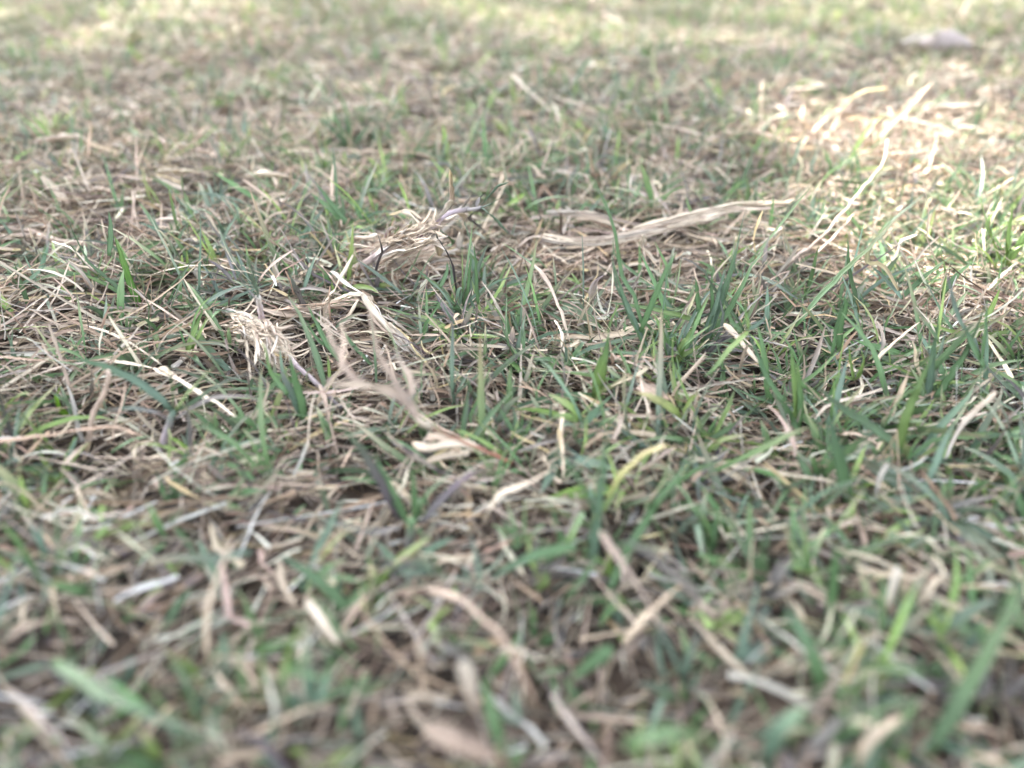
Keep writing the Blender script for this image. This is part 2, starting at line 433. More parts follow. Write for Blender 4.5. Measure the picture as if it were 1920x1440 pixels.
def prof_w(kind, t, ph):
    if kind == 'leaf': return np.clip(np.minimum(1, .55 + 2.2 * t) * (1 - t ** 2.4) + .03, .03, 1)
    if kind == 'flat': return np.clip((1 - .22 * t + .08 * np.sin(t * 14 + ph)) * np.minimum(1, (1.03 - t) * 9) * np.minimum(1, .45 + t * 8), .05, 1.1)
    if kind in ('split', 'dome'): return np.clip(np.sin(np.clip(t * .9 + .12, 0, 1) * math.pi) ** .6 * (1 + .08 * np.sin(t * 17 + ph)), .06, 1.1)
    return 1 + .07 * np.sin(t * 22 + ph) - .15 * t
def strand(name, pts3, w, kind, c0, c1=None, stain=-.25, roll=0.5, n=None, taper=None, parent=None, base=None, mat=None, tipmix=2.0, twist=0.5):
    """one blade, straw or stem lofted along 3-D points; w = full width in metres"""
    pts3 = np.asarray(pts3, float)
    n = n or (12 if len(pts3) > 2 else 8)
    P = spline(pts3, n)
    ln = np.linalg.norm(np.diff(P, axis=0), axis=1).sum()
    if len(pts3) > 2 or kind in ('flat', 'split', 'dome'):
        P[1:-1] += np.array([random.gauss(0, 1) for _ in range((n - 2) * 3)]).reshape(-1, 3) * ln * .004
    T = np.gradient(P, axis=0); T /= np.linalg.norm(T, axis=1, keepdims=True)
    up = np.array([0, -.35, .94])
    side = np.cross(T, up); nrm = np.linalg.norm(side, axis=1, keepdims=True)
    side = np.where(nrm < .15, np.array([[1., 0, 0]]), side / np.maximum(nrm, 1e-6))
    for i in range(1, n):
        if np.dot(side[i], side[i - 1]) < 0: side[i] = -side[i]
    nor = np.cross(side, T)
    t = np.linspace(0, 1, n)
    ph = random.uniform(0, 6)
    tw = roll + twist * (t - .5) + .12 * np.sin(t * 7 + ph)
    s2 = side * np.cos(tw)[:, None] + nor * np.sin(tw)[:, None]
    n2 = np.cross(s2, T)
    W = prof_w(kind, t, ph) * w * .5
    if taper is not None: W = W * (1 + (taper - 1) * t)
    sec = np.array(SEC[kind]); K = len(sec)
    thick = 1.0
    V = P[:, None] + s2[:, None] * (W[:, None] * sec[None, :, 0])[..., None] + n2[:, None] * (W[:, None] * sec[None, :, 1] * thick)[..., None]
    V = V.reshape(-1, 3)
    idx = np.arange(n * K).reshape(n, K)
    nx = np.roll(idx, -1, 1)
    F = np.stack([idx[:-1], nx[:-1], nx[1:], idx[1:]], -1).reshape(-1, 4).tolist()
    F.append(idx[0][::-1].tolist()); F.append(idx[-1].tolist())
    c0 = np.asarray(c0); c1 = c0 if c1 is None else np.asarray(c1)
    m = (t ** tipmix)[:, None]
    cl = (c0 * (1 - m) + c1 * m) * np.exp(random.gauss(0, .07))
    tint = np.repeat(cl[:, None], K, 1)
    tint[:, K // 4] *= 1.12
    off = random.uniform(0, 900)
    fb = np.zeros((n, K, 3)); fb[..., 0] = W[:, None] * 1000 * sec[None, :, 0] + off; fb[..., 1] = (t * ln * 1000)[:, None] + off * 3; fb[..., 2] = stain
    base = pts3[0] if base is None else base
    me = bpy.data.meshes.new(name)
    me.from_pydata((V - base).tolist(), [], F)
    for p in me.polygons: p.use_smooth = True
    a = me.attributes.new('tint', 'FLOAT_COLOR', 'POINT'); a.data.foreach_set('color', np.c_[np.clip(tint.reshape(-1, 3), 0, .85), np.ones(n * K)].astype(np.float32).ravel())
    a = me.attributes.new('fibre', 'FLOAT_VECTOR', 'POINT'); a.data.foreach_set('vector', fb.reshape(-1, 3).astype(np.float32).ravel())
    green = c0[1] > c0[0] * 1.1
    me.materials.append(mat or (M_GREEN if green else M_DRY))
    o = link(name, me, parent)
    if parent is None: o.location = base
    return o

G0 = 0.004                                       # top of the thatch
def up_pts(px, base_z=None, lean=0.0, dist=None):
    """points of something that rises near one distance; lean = metres farther at its tip"""
    bz = G0 if base_z is None else base_z
    b = on_z(px[0][0], px[0][1], bz)
    out = []
    for i, q in enumerate(px):
        y = b[1] + lean * i / (len(px) - 1)
        p = on_y(q[0], q[1], y)
        if p[2] < .002: p = on_z(q[0], q[1], .002)
        out.append(p)
    return out
def lie_pts(px, z0=0.006, z1=None):
    z1 = z0 if z1 is None else z1
    n = len(px)
    return [on_z(q[0], q[1], (q[2] / 1000 if len(q) > 2 else z0 + (z1 - z0) * i / max(n - 1, 1))) for i, q in enumerate(px)]
def wid(pts, wpx):
    p = np.mean(np.asarray(pts), 0)
    return wpx / FPX * (p[1] * CP - (p[2] - H_CAM) * SP)
def thing(name, label, cat, loc, group=None):
    o = bpy.data.objects.new(name, None); COL.objects.link(o)
    o.location = loc; o.empty_display_size = .005
    o['label'] = label; o['category'] = cat
    if group: o['group'] = group
    return o

def tag(o, label, cat, group=None):
    o['label'] = label; o['category'] = cat
    if group: o['group'] = group
    return o

# --- dry things that are one piece: (name, label, category, pixels, width px, section, colours, height mm pair, extra)
def single(name, label, cat, px, w, kind='flat', c0=STRAW, c1=None, z=(7, None), up=None, group=None, **k):
    w = w * 1.15
    if up is None: pts = lie_pts(px, z[0] / 1000, None if z[1] is None else z[1] / 1000)
    else: pts = up_pts(px, lean=up / 1000)
    o = strand(name, pts, wid(pts, w), kind, c0, c1, **k)
    return tag(o, label, cat, group)

# --- plants: stem base pixel and blades [(pixels from base to tip, width, colour, tip colour, lean mm, extra)]
def plant(name, label, cat, basepx, blades, stem=None, group=None):
    b = on_z(basepx[0], basepx[1], G0)
    root = thing(name, label, cat, b, group)
    if stem:
        pts = lie_pts(stem[0]) if len(stem[0][0]) > 2 else up_pts(stem[0])
        strand('stem', pts, wid(pts, stem[1]), 'stem', stem[2], stem[3] if len(stem) > 3 else None, parent=root, base=b, mat=M_DRY)
    for bl in blades:
        px, w, c0 = bl[0], bl[1], bl[2]
        c1 = bl[3] if len(bl) > 3 else None
        lean = bl[4] if len(bl) > 4 else 0
        kw = bl[5] if len(bl) > 5 else {}
        pts = []
        n = len(px) - 1
        for i, q in enumerate(px):
            if len(q) > 2: pts.append(on_z(q[0], q[1], q[2] / 1000)); continue
            p = on_y(q[0], q[1], b[1] + lean / 1000 * i / n)
            if p[2] < .0025: p = on_z(q[0], q[1], .0025)
            pts.append(p)
        kw = dict(kw)
        kind = kw.pop('kind', 'leaf'); nm = kw.pop('name', 'leaf_blade')
        kw.setdefault('roll', random.uniform(-.5, .5)); kw.setdefault('stain', random.uniform(-.25, .0))
        strand(nm, pts, wid(pts, w * 1.15), kind, c0, c1, parent=root, base=b, **kw)
    return root
# ---- dry stems, straws and leaves that can be picked out one by one
b0 = lie_pts([(1240, 420)], .007)[0]
bun = thing('straw_bundle', 'broad flattened bundle of pale dry straw lying across the right middle of the lawn', 'dry straw', b0)
def fray(path, wpx, zmm, n, cols, parent, base, seg=(.25, .6), thin=(3, 7), splay=.3, name='straw', up=0.0):
    """many narrow torn strips that follow a path in a loose bundle"""
    path = np.array(path, float)
    zz = np.array(zmm, float)
    full = spline(np.c_[path, zz], 40)
    for k in range(n):
        l = random.uniform(*seg); a = random.uniform(0, 1 - l); b = a + l
        ii = np.linspace(a * 39, b * 39, 5)
        q = np.array([full[int(round(v))] for v in ii])
        d = full[min(int(b * 39) + 1, 39)][:2] - full[int(a * 39)][:2]; d /= max(np.linalg.norm(d), 1e-6)
        nrm = np.array([-d[1], d[0]])
        o0 = random.uniform(-.5, .5); sp = random.gauss(0, splay)
        offs = (o0 + sp * np.linspace(-.5, 1, 5) ** 2 * np.sign(random.random() - .3)) * wpx
        q[:, :2] += nrm[None] * offs[:, None]
        q[:, 2] = np.maximum(q[:, 2] - (offs / wpx) * 2.0 + up * np.linspace(0, 1, 5) ** 2 * random.uniform(0, 1), 2.5)
        p = lie_pts([tuple(v) for v in q])
        c = random.choice(cols)
        strand(name, p, wid(p, random.uniform(*thin)), random.choice(['flat', 'leaf', 'leaf', 'split']), c, random.choice(cols), roll=random.uniform(-.6, .8), parent=parent, base=base, n=10)
fray([(1130, 446), (1200, 430), (1290, 408), (1380, 388), (1450, 384), (1525, 372)], 17, [6, 9, 12, 13, 12, 8], 22, [STRAW, PALE, PALE * .9, PINK], bun, b0, thin=(5, 11))
fray([(1000, 440), (1090, 455), (1180, 444), (1280, 422), (1370, 402)], 14, [5, 7, 9, 9, 7], 15, [STRAW, PALE * .9, GREY, PINK], bun, b0, thin=(4, 10))
fray([(985, 405), (1050, 402), (1110, 404), (1170, 418)], 12, [6, 8, 8, 6], 9, [PINK, STRAW, GREY, PALE], bun, b0, thin=(5, 10))

r = lie_pts([(1478, 494)], .008)[0]
t = thing('dry_straw', 'long thin dry stem rising rightward past the straw bundle, rootlets at its low end', 'dry stem', r)
p = lie_pts([(1478, 494, 7), (1540, 440, 11), (1604, 372, 16), (1652, 312, 20), (1664, 262, 25)])
strand('stem', p, .00085, 'stem', PINK, STRAW, parent=t, base=r, n=18)
p = lie_pts([(1530, 476, 6), (1575, 430, 10), (1606, 396, 13)])
strand('branch', p, .0009, 'flat', PINK, parent=t, base=r)
for q in [((1500, 484), (1506, 498), (1498, 508)), ((1505, 480), (1512, 495), (1516, 506)), ((1490, 488), (1480, 478), (1470, 470)), ((1498, 482), (1502, 502), (1507, 508))]:
    p = lie_pts(q, .009, .004); strand('root_hair', p, .00025, 'stem', PINK, parent=t, base=r)

single('dry_straw', 'thick golden straw sheath standing up slantwise with a pinched tip in the sunny patch', 'dry straw', [(1622, 284), (1660, 242), (1705, 198), (1732, 170), (1750, 153)], 13, 'split', PALE * C(1, .95, .8), PINK, up=6, roll=.1)
t0 = lie_pts([(68, 438)], .009)[0]
t = thing('dry_straw', 'forked dry stem with a swollen joint lying at the left edge', 'dry stem', t0)
for px, w in [([(72, 441), (110, 452), (185, 459)], 10), ([(-40, 428), (10, 429), (68, 434)], 9), ([(-40, 448), (10, 444), (66, 440)], 9)]:
    p = lie_pts(px, .009); strand('stem', p, wid(p, w), 'stem', PINK, parent=t, base=t0)
p = lie_pts([(58, 436), (68, 438), (78, 442)], .009); strand('node', p, wid(p, 16), 'split', BROWN * 1.3, parent=t, base=t0)

t0 = lie_pts([(370, 500)], .012)[0]
t = thing('dry_straw', 'arched dry stem with a short white spur hanging below it, left of centre', 'dry stem', t0)
p = lie_pts([(255, 526, 4), (330, 503, 12), (400, 499, 14), (468, 512, 12), (535, 540, 6)])
strand('stem', p, wid(p, 9), 'flat', PALE, STRAW, parent=t, base=t0, n=16)
p = lie_pts([(366, 505, 13), (374, 525, 8), (383, 546, 4)]); strand('spur', p, wid(p, 12), 'flat', WHITE, parent=t, base=t0)
p = lie_pts([(412, 486, 13), (444, 496, 12), (478, 509, 11)]); strand('sheath', p, wid(p, 6), 'flat', PINK, parent=t, base=t0)

S = single
S('dry_straw', 'long pale straw lying from left to right below the bright green blade', 'dry straw', [(160, 610), (200, 622), (245, 644), (303, 684)], 7, c0=PALE, z=(11, 7))
S('dry_straw', 'pinkish curved straw standing beside the splayed green plant at left', 'dry straw', [(167, 826), (174, 780), (196, 738), (204, 704), (202, 696)], 9, 'stem', PINK, up=-2)
S('dry_straw', 'brownish straw arching low in front of the pink curved straw', 'dry straw', [(-20, 830), (60, 820), (150, 806), (220, 802), (268, 818)], 11, c0=BROWN * 1.35, z=(14, 10))
S('dry_straw', 'straight reddish straw crossing the far end of the brownish arching straw', 'dry straw', [(118, 872), (160, 832), (186, 812)], 9, c0=PINK, z=(13, 16))
t0 = lie_pts([(300, 700)], .008)[0]
t = thing('dry_straw', 'thick cream stem lying aslant behind the splayed green plant', 'dry stem', t0)
for px, w, c in [([(196, 674), (245, 682), (292, 691)], 12, PALE), ([(288, 690), (340, 716), (400, 752), (448, 786)], 12, PALE * .95), ([(300, 688), (318, 700), (338, 716)], 17, STRAW)]:
    p = lie_pts(px, .009); strand('stem', p, wid(p, w), 'flat', c, stain=-.02, parent=t, base=t0)
t0 = lie_pts([(352, 672)], .006)[0]
t = plant('grass_tuft', 'yellow-green shoot on a forked cream stalk above the cream stem', 'grass shoot', (352, 674), [
    ([(352, 660), (366, 620), (384, 572)], 13, BRIGHT, GREEN, 2), ([(360, 655), (378, 620), (390, 590)], 9, BRIGHT, None, 0),
    ([(362, 642), (410, 645), (448, 662)], 8, BLUE, STRAW, -2), ([(322, 692), (340, 676), (360, 656)], 11, WHITE, PALE, 0, dict(kind='flat', name='sheath')),
    ([(344, 706), (354, 684), (366, 656)], 9, PALE, STRAW, 0, dict(kind='flat', name='sheath'))])
plant('grass_tuft', 'splayed green plant on a pale lilac stem, one long leaf arching to the left', 'grass plant', (306, 838), [
    ([(324, 772), (290, 738), (230, 702), (180, 682), (121, 668)], 15, BLUE, GREEN, 3, dict(stain=.05)),
    ([(324, 772), (325, 740), (320, 705), (318, 664)], 9, GREEN * 1.05, GREEN, 1, dict(roll=.9)),
    ([(326, 774), (362, 728), (400, 690), (432, 660)], 11, BRIGHT * .9, DARKG, 2),
    ([(330, 772), (380, 742), (430, 712), (484, 699)], 8, DARKG * 1.2, PURP, 3),
    ([(330, 786), (372, 760), (412, 746), (462, 744), (500, 760)], 13, PURP, GREY, -3, dict(stain=.03)),
    ([(320, 790), (292, 775), (262, 768), (222, 764)], 12, PURP, BLUE, -4, dict(stain=.1))],
    stem=([(302, 842), (312, 810), (325, 772)], 14, LILAC * .8, BLUE))
plant('grass_tuft', 'very bright green blade pair rising from a dark hollow at the left', 'grass plant', (262, 578), [
    ([(262, 578), (246, 535), (228, 480), (214, 442)], 13, C(.11, .26, .045), BRIGHT, 3), ([(262, 578), (200, 520), (160, 482), (120, 392)], 7, DARKG * 1.2, None, 6),
    ([(262, 576), (210, 540), (140, 508)], 8, GREEN, BRIGHT, 4), ([(205, 480), (208, 430), (204, 395)], 9, GREEN, None, 5)])
S('grass_shoot', 'small vivid lime leaf upright among straw near the left edge', 'grass blade', [(126, 780), (112, 762), (106, 745), (114, 722)], 13, 'leaf', C(.22, .42, .045), up=0, mat=M_GREEN)
S('grass_shoot', 'dark purple-edged blade bending down at the far left edge', 'grass blade', [(52, 862), (20, 800), (2, 745), (-10, 690)], 14, 'leaf', PURP * .6, DARKG, up=0, mat=M_GREEN, stain=.12)
S('grass_shoot', 'tall light green blade upright at the lower left', 'grass blade', [(116, 1100), (112, 1020), (102, 950), (96, 915)], 19, 'leaf', GREEN * 1.25, BLUE, up=2, mat=M_GREEN)
S('grass_shoot', 'blade leaning left beside the tall light green one at lower left', 'grass blade', [(90, 1120), (62, 1060), (30, 1010), (-2, 978)], 15, 'leaf', GREEN * 1.2, BRIGHT, up=2, mat=M_GREEN)
S('grass_shoot', 'grey blotched leaf in the lower left with dark spots', 'grass blade', [(232, 1080), (205, 1050), (180, 1020), (158, 990)], 26, 'leaf', BLUE, GREY, up=0, mat=M_GREEN, stain=.10)
S('grass_shoot', 'green blade lying level with a bent tip, left of the lower middle', 'grass blade', [(208, 850), (236, 832), (262, 822), (292, 816)], 11, 'leaf', GREEN * 1.15, up=4, mat=M_GREEN)
S('grass_shoot', 'long arched greyish leaf bowing over the lower left straw', 'grass blade', [(470, 1036, 14), (400, 1046, 17), (320, 1046, 17), (262, 1066, 12)], 15, 'leaf', BLUE * .9, STRAW, mat=M_GREEN)
S('grass_shoot', 'broad green blade pointing down to the right at the lower middle left', 'grass blade', [(662, 1155, 6), (610, 1098, 10), (560, 1062, 12), (522, 1042, 12)], 20, 'leaf', GREEN, BLUE, mat=M_GREEN)
S('dry_straw', 'upright kinked straw with rusty top in the lower left', 'dry straw', [(390, 1262, 4), (388, 1190, 12), (398, 1110, 18), (420, 1050, 22), (438, 1010, 24)], 14, c0=STRAW, c1=PINK)
S('dry_straw', 'short cream straw with a cut end lying left of bottom centre', 'dry straw', [(574, 1124), (600, 1160), (634, 1208)], 15, c0=PALE * 1.05, z=(12, 8))
S('dry_straw', 'bent straw standing free just left of the short cream one', 'dry straw', [(524, 1052, 12), (530, 1095, 9), (556, 1140, 6)], 12, c0=STRAW)
plant('grass_tuft', 'small bright twin shoot low at bottom left with short open leaves', 'grass shoot', (510, 1330), [
    ([(490, 1340), (492, 1270), (486, 1200), (466, 1150)], 13, BRIGHT * .95, GREEN, 0), ([(534, 1252), (548, 1210), (572, 1160)], 13, BRIGHT, None, 1),
    ([(534, 1255), (566, 1240), (590, 1228)], 12, GREEN * 1.2, None, -1), ([(534, 1260), (585, 1268), (640, 1288)], 12, GREEN, BLUE, -2),
    ([(488, 1225), (520, 1206), (556, 1196)], 11, GREEN * 1.3, None, 0)], stem=([(520, 1350), (530, 1300), (534, 1250)], 13, GREY, BRIGHT))
S('grass_shoot', 'long out-of-focus blade slanting down across the bottom left corner', 'grass blade', [(100, 1240, 16), (190, 1300, 20), (300, 1350, 20), (420, 1400, 14)], 24, 'leaf', GREEN * .9, BLUE, mat=M_GREEN, stain=.02)
S('grass_shoot', 'narrow blade standing upright near the bottom left straws', 'grass blade', [(368, 1400), (362, 1320), (352, 1250), (342, 1190)], 14, 'leaf', GREEN, BRIGHT, up=0, mat=M_GREEN)

# ---- the two uprooted runners in the middle
t0 = lie_pts([(668, 503)], .006)[0]
t = thing('grass_runner', 'uprooted pale runner with frayed straw sheaths and a purple-green tip, at the centre', 'grass runner', t0)
def bit(px, w, c0, c1=None, kind='flat', name='sheath', **k):
    p = lie_pts(px); strand(name, p, wid(p, w * (1.45 if kind == 'flat' else 1.25 if name == 'leaf_blade' else 1.0)), kind, c0, c1, parent=t, base=t0, **k)
bit([(648, 514, 5), (668, 503, 8), (705, 480, 12), (735, 458, 15)], 15, PINK, LILAC, 'stem', 'stem')
bit([(735, 458, 15), (770, 440, 17), (810, 425, 20), (822, 416, 21)], 13, PALE, LILAC, 'stem', 'stem')
bit([(815, 420, 21), (832, 406, 23), (856, 396, 24), (880, 392, 25)], 10, LILAC * .9, PURP * 1.4, 'stem', 'stem')
bit([(878, 393, 25), (895, 391, 26), (902, 388, 26)], 7, PURP * 1.3, PURP * 1.5, 'stem', 'stem')
bit([(812, 424, 21), (820, 416, 22), (828, 408, 22)], 17, STRAW, BROWN * 1.5, 'split', 'node')
bit([(664, 508, 7), (672, 500, 9), (680, 494, 10)], 17, STRAW * 1.1, None, 'split', 'node')
bit([(818, 414, 22), (838, 390, 28), (848, 375, 33)], 10, WHITE, PALE)
bit([(846, 384, 30), (848, 360, 36), (843, 318, 46)], 7, PINK, GOLD)
for px, w, c, c1 in [([(700, 482, 12), (745, 450, 18), (762, 440, 22)], 8, WHITE, PALE), ([(712, 478, 12), (755, 452, 17), (790, 446, 17)], 9, PALE, STRAW),
                     ([(730, 466, 13), (770, 452, 14), (796, 456, 12)], 12, PALE * 1.05, STRAW), ([(740, 470, 11), (775, 466, 11), (800, 458, 12)], 8, STRAW, PALE),
                     ([(712, 496, 8), (740, 484, 9), (772, 478, 8)], 9, STRAW, GOLD), ([(704, 506, 7), (728, 498, 7), (748, 486, 8)], 9, PINK, STRAW),
                     ([(722, 452, 14), (728, 435, 18), (738, 425, 22)], 8, LILAC, WHITE), ([(700, 470, 12), (694, 458, 12), (688, 454, 13)], 5, PALE, None),
                     ([(708, 438, 13), (690, 444, 14), (664, 444, 16)], 5, PALE, PINK), ([(798, 440, 19), (785, 420, 22), (768, 400, 27), (752, 396, 28)], 10, PALE * .95, STRAW),
                     ([(790, 410, 24), (765, 395, 26), (730, 403, 26)], 4, STRAW, GOLD), ([(820, 424, 21), (850, 424, 18), (868, 438, 13), (900, 470, 8)], 5, PALE, PINK),
                     ([(862, 400, 24), (872, 408, 20), (868, 424, 16), (894, 444, 12)], 8, STRAW, PINK), ([(832, 412, 22), (860, 402, 22), (880, 402, 22)], 9, PALE, PINK),
                     ([(870, 424, 16), (866, 440, 12), (858, 466, 8)], 12, PALE * .95, GREY), ([(806, 452, 16), (822, 460, 13), (826, 480, 8)], 12, STRAW, GOLD)]:
    bit(px, w, c, c1)
fray([(690, 488), (735, 462), (780, 444), (835, 420)], 42, [10, 15, 19, 21], 84, [PALE, STRAW, WHITE, PALE * 1.05, STRAW * 1.15, STRAW, PINK, BROWN * 1.5], t, t0, seg=(.22, .55), thin=(3.5, 10), splay=.32, name='sheath', up=4)
fray([(650, 520), (740, 500), (830, 484), (900, 470)], 50, [3, 5, 6, 4], 34, [STRAW, BROWN * 1.4, PINK, PALE, GREY], t, t0, seg=(.2, .45), thin=(3.5, 8), splay=.5, name='sheath')
fray([(700, 510), (745, 492), (800, 476), (850, 462)], 22, [5, 8, 9, 6], 30, [STRAW, PALE, PINK, PALE, BROWN * 1.3], t, t0, seg=(.25, .6), thin=(4, 9), splay=.35, name='sheath')
fray([(812, 424), (840, 408), (876, 404)], 16, [19, 21, 20], 12, [STRAW, PALE, WHITE, PINK], t, t0, seg=(.3, .6), thin=(5, 10), splay=.4, name='sheath')
for px, w in [([(735, 474, 12), (748, 468, 13), (760, 463, 14)], 10), ([(778, 448, 19), (786, 442, 20), (794, 444, 19)], 8)]:
    bit(px, w, C(.14, .045, .075), C(.2, .08, .1), 'split', 'bud_scale')
for px in [[(754, 436, 18), (764, 420, 22)], [(760, 438, 18), (772, 414, 24)], [(768, 436, 18), (778, 420, 22)], [(740, 440, 18), (748, 424, 22)], [(775, 436, 18), (786, 424, 21)]]:
    bit([px[0], ((px[0][0] + px[1][0]) / 2 + 1, (px[0][1] + px[1][1]) / 2, 20), px[1]], 3, BRIGHT, GREEN, 'leaf', 'leaf_blade', mat=M_GREEN)
for px, c in [([(900, 388, 26), (918, 368, 30), (935, 350, 34), (956, 341, 38)], BLUE * 1.25), ([(900, 390, 26), (918, 384, 27), (942, 369, 30)], BLUE * 1.1),
              ([(902, 390, 26), (925, 408, 22), (955, 440, 13)], BLUE * 1.3), ([(898, 392, 26), (880, 410, 20), (905, 430, 12), (916, 455, 8)], PURP),
              ([(893, 388, 26), (900, 372, 28), (910, 362, 30)], PURP * 1.2), ([(856, 396, 24), (870, 384, 26), (884, 368, 30)], GREY),
              ([(822, 430, 20), (850, 455, 14), (835, 462, 10)], GREEN * .9), ([(700, 520, 7), (745, 505, 8), (772, 478, 10)], GREEN)]:
    bit(px, 7, c, None, 'leaf', 'leaf_blade', mat=M_GREEN, stain=-.05)

t0 = lie_pts([(490, 610)], .006)[0]
t = thing('grass_runner', 'shredded cream runner with curled loops of sheath and a purple stalk, left of centre', 'grass runner', t0)
bit([(492, 604, 10), (488, 582, 18), (484, 556, 26)], 11, LILAC, WHITE, 'stem', 'stem')
bit([(484, 558, 26), (478, 530, 32), (466, 492, 40), (432, 448, 50)], 6, BLUE, PURP, 'leaf', 'leaf_blade', mat=M_GREEN)
bit([(482, 562, 25), (462, 540, 29), (450, 522, 33), (456, 508, 36)], 4, PURP * 1.2, GREY, 'flat', 'leaf_blade')
bit([(420, 582, 8), (450, 590, 9), (480, 606, 9), (510, 628, 9)], 12, WHITE, PALE, 'stem', 'stem')
bit([(508, 626, 8), (530, 655, 7), (560, 690, 6)], 11, PALE, LILAC, 'stem', 'stem')
bit([(556, 686, 7), (590, 715, 8), (618, 744, 7), (640, 765, 5)], 9, LILAC * .55, PURP, 'stem', 'stem')
for px, w, c in [([(405, 612, 6), (440, 610, 9), (478, 620, 9)], 6, PALE), ([(425, 625, 6), (450, 608, 12), (470, 612, 9)], 5, GOLD * 1.3),
                 ([(455, 604, 10), (470, 625, 12), (455, 640, 8), (435, 632, 6)], 5, PALE), ([(485, 612, 9), (500, 632, 11), (488, 650, 6)], 8, PALE * 1.1),
                 ([(502, 625, 9), (522, 634, 10), (524, 640, 9)], 7, WHITE), ([(515, 640, 9), (530, 652, 10), (540, 676, 6)], 8, PALE * 1.08),
                 ([(495, 650, 6), (512, 640, 9), (520, 655, 8)], 8, PALE), ([(510, 660, 6), (525, 668, 8), (545, 672, 6)], 7, GOLD * 1.3),
                 ([(400, 590, 6), (430, 575, 10), (475, 566, 16)], 7, STRAW), ([(470, 640, 6), (490, 660, 7), (505, 672, 5)], 7, STRAW),
                 ([(440, 596, 9), (470, 600, 12), (490, 618, 10)], 6, WHITE), ([(420, 640, 5), (445, 646, 7), (470, 640, 7)], 6, PINK)]:
    bit(px, w, c)
fray([(380, 600), (450, 620), (520, 660), (580, 700)], 60, [3, 5, 6, 4], 36, [STRAW, PALE, PINK, PALE, GREY], t, t0, seg=(.2, .45), thin=(3.5, 8), splay=.6, name='sheath')
fray([(420, 600), (455, 606), (490, 620), (520, 645), (545, 672)], 40, [7, 11, 12, 11, 7], 80, [PALE, WHITE, STRAW * 1.1, STRAW, PALE, PINK], t, t0, seg=(.18, .45), thin=(3, 8), splay=.6, name='sheath', up=2)
bit([(486, 600, 12), (490, 598, 12), (494, 604, 10)], 14, C(.3, .13, .2), LILAC, 'split', 'node')
bit([(404, 580, 8), (440, 586, 10), (470, 592, 10)], 5, BLUE * 1.2, None, 'leaf', 'leaf_blade', mat=M_GREEN)

t0 = lie_pts([(678, 550)], .012)[0]
t = thing('grass_runner', 'bleached forked runner slanting down between the two frayed ones', 'grass runner', t0)
bit([(622, 508, 18), (650, 532, 18), (680, 552, 18)], 9, GREY, WHITE, 'flat', 'stem')
bit([(678, 550, 18), (700, 582, 14), (735, 620, 9), (790, 668, 5)], 14, PALE, GREY, 'flat', 'stem')
bit([(682, 560, 14), (720, 610, 10), (770, 662, 5)], 9, STRAW, PINK, 'flat', 'sheath')
bit([(682, 552, 18), (655, 552, 15), (636, 560, 11), (598, 575, 7)], 7, PALE, STRAW)
bit([(662, 478, 30), (640, 520, 24), (618, 556, 16), (598, 576, 8)], 6, PALE, STRAW)
bit([(602, 498, 22), (620, 520, 18), (640, 545, 14)], 7, PINK, BROWN * 1.3)
bit([(710, 590, 12), (745, 605, 9), (790, 622, 6)], 4, GREY, PINK)
bit([(672, 562, 14), (655, 590, 9), (640, 606, 6)], 6, PALE, STRAW)
bit([(700, 562, 17), (692, 556, 18), (706, 570, 15)], 7, STRAW, None)
fray([(690, 570), (720, 610), (760, 645), (800, 680)], 22, [14, 10, 7, 5], 20, [PALE, WHITE, GREY, PINK, STRAW], t, t0, seg=(.2, .5), thin=(3, 7), splay=.4, name='sheath')
fray([(500, 584), (560, 580), (640, 568), (690, 556)], 14, [6, 8, 10, 13], 18, [STRAW, PALE, BROWN * 1.4, PINK], t, t0, seg=(.2, .5), thin=(4, 8), splay=.4, name='sheath')
bit([(545, 575, 6), (580, 580, 8), (625, 572, 10), (660, 566, 12)], 9, STRAW, PALE)
bit([(500, 583, 6), (545, 578, 8), (590, 577, 8)], 11, BROWN * 1.6, STRAW)

# ---- the withered seed head close to the lens
t0 = lie_pts([(960, 868)], .006)[0]
t = thing('withered_sprig', 'blurred withered brown sprig with drooping dry leaves, close to the lens at centre', 'dry sprig', t0)
bit([(960, 868, 4.7), (900, 842, 10.9), (850, 820, 17.2), (800, 797, 22.6)], 8, RED * 1.2, BROWN, 'stem', 'stem')
bit([(806, 800, 21.8), (788, 790, 24.2), (778, 772, 25.7)], 15, PALE * .75, PINK, 'stem', 'node')
bit([(782, 782, 25.7), (765, 752, 28.1), (735, 735, 29.6), (690, 722, 31.2)], 24, PINK * .8, STRAW * .8, 'split', 'sheath')
bit([(770, 762, 28.1), (742, 716, 31.2), (712, 664, 34.3), (694, 590, 39.0), (690, 556, 40.6)], 9.5, PINK * .7, STRAW * .8, 'leaf', 'leaf_blade')
bit([(700, 724, 31.2), (660, 705, 32.8), (634, 660, 35.9), (612, 600, 39.0), (618, 545, 42.1)], 9.5, PINK * .75, STRAW * .75, 'leaf', 'leaf_blade')
bit([(700, 724, 31.2), (655, 722, 32.8), (605, 716, 33.5)], 12, STRAW * .75, PINK * .8, 'leaf', 'leaf_blade')
bit([(770, 755, 28.1), (770, 712, 31.2), (748, 672, 32.8), (742, 640, 35.1)], 12, PINK, GREY, 'leaf', 'leaf_blade')
bit([(768, 752, 28.9), (782, 720, 29.6), (802, 690, 32.0)], 10, GREY, PINK, 'leaf', 'leaf_blade')
bit([(640, 690, 35.1), (645, 640, 37.4), (640, 600, 39.0)], 9, PINK, STRAW, 'leaf', 'leaf_blade')
bit([(900, 842, 10.9), (860, 830, 11.7), (800, 840, 10.9), (772, 830, 10.1)], 12, PALE, STRAW, 'flat', 'sheath')
bit([(880, 850, 9.4), (845, 852, 8.6), (800, 866, 7.0)], 9.5, PALE * .95, STRAW, 'flat', 'sheath')
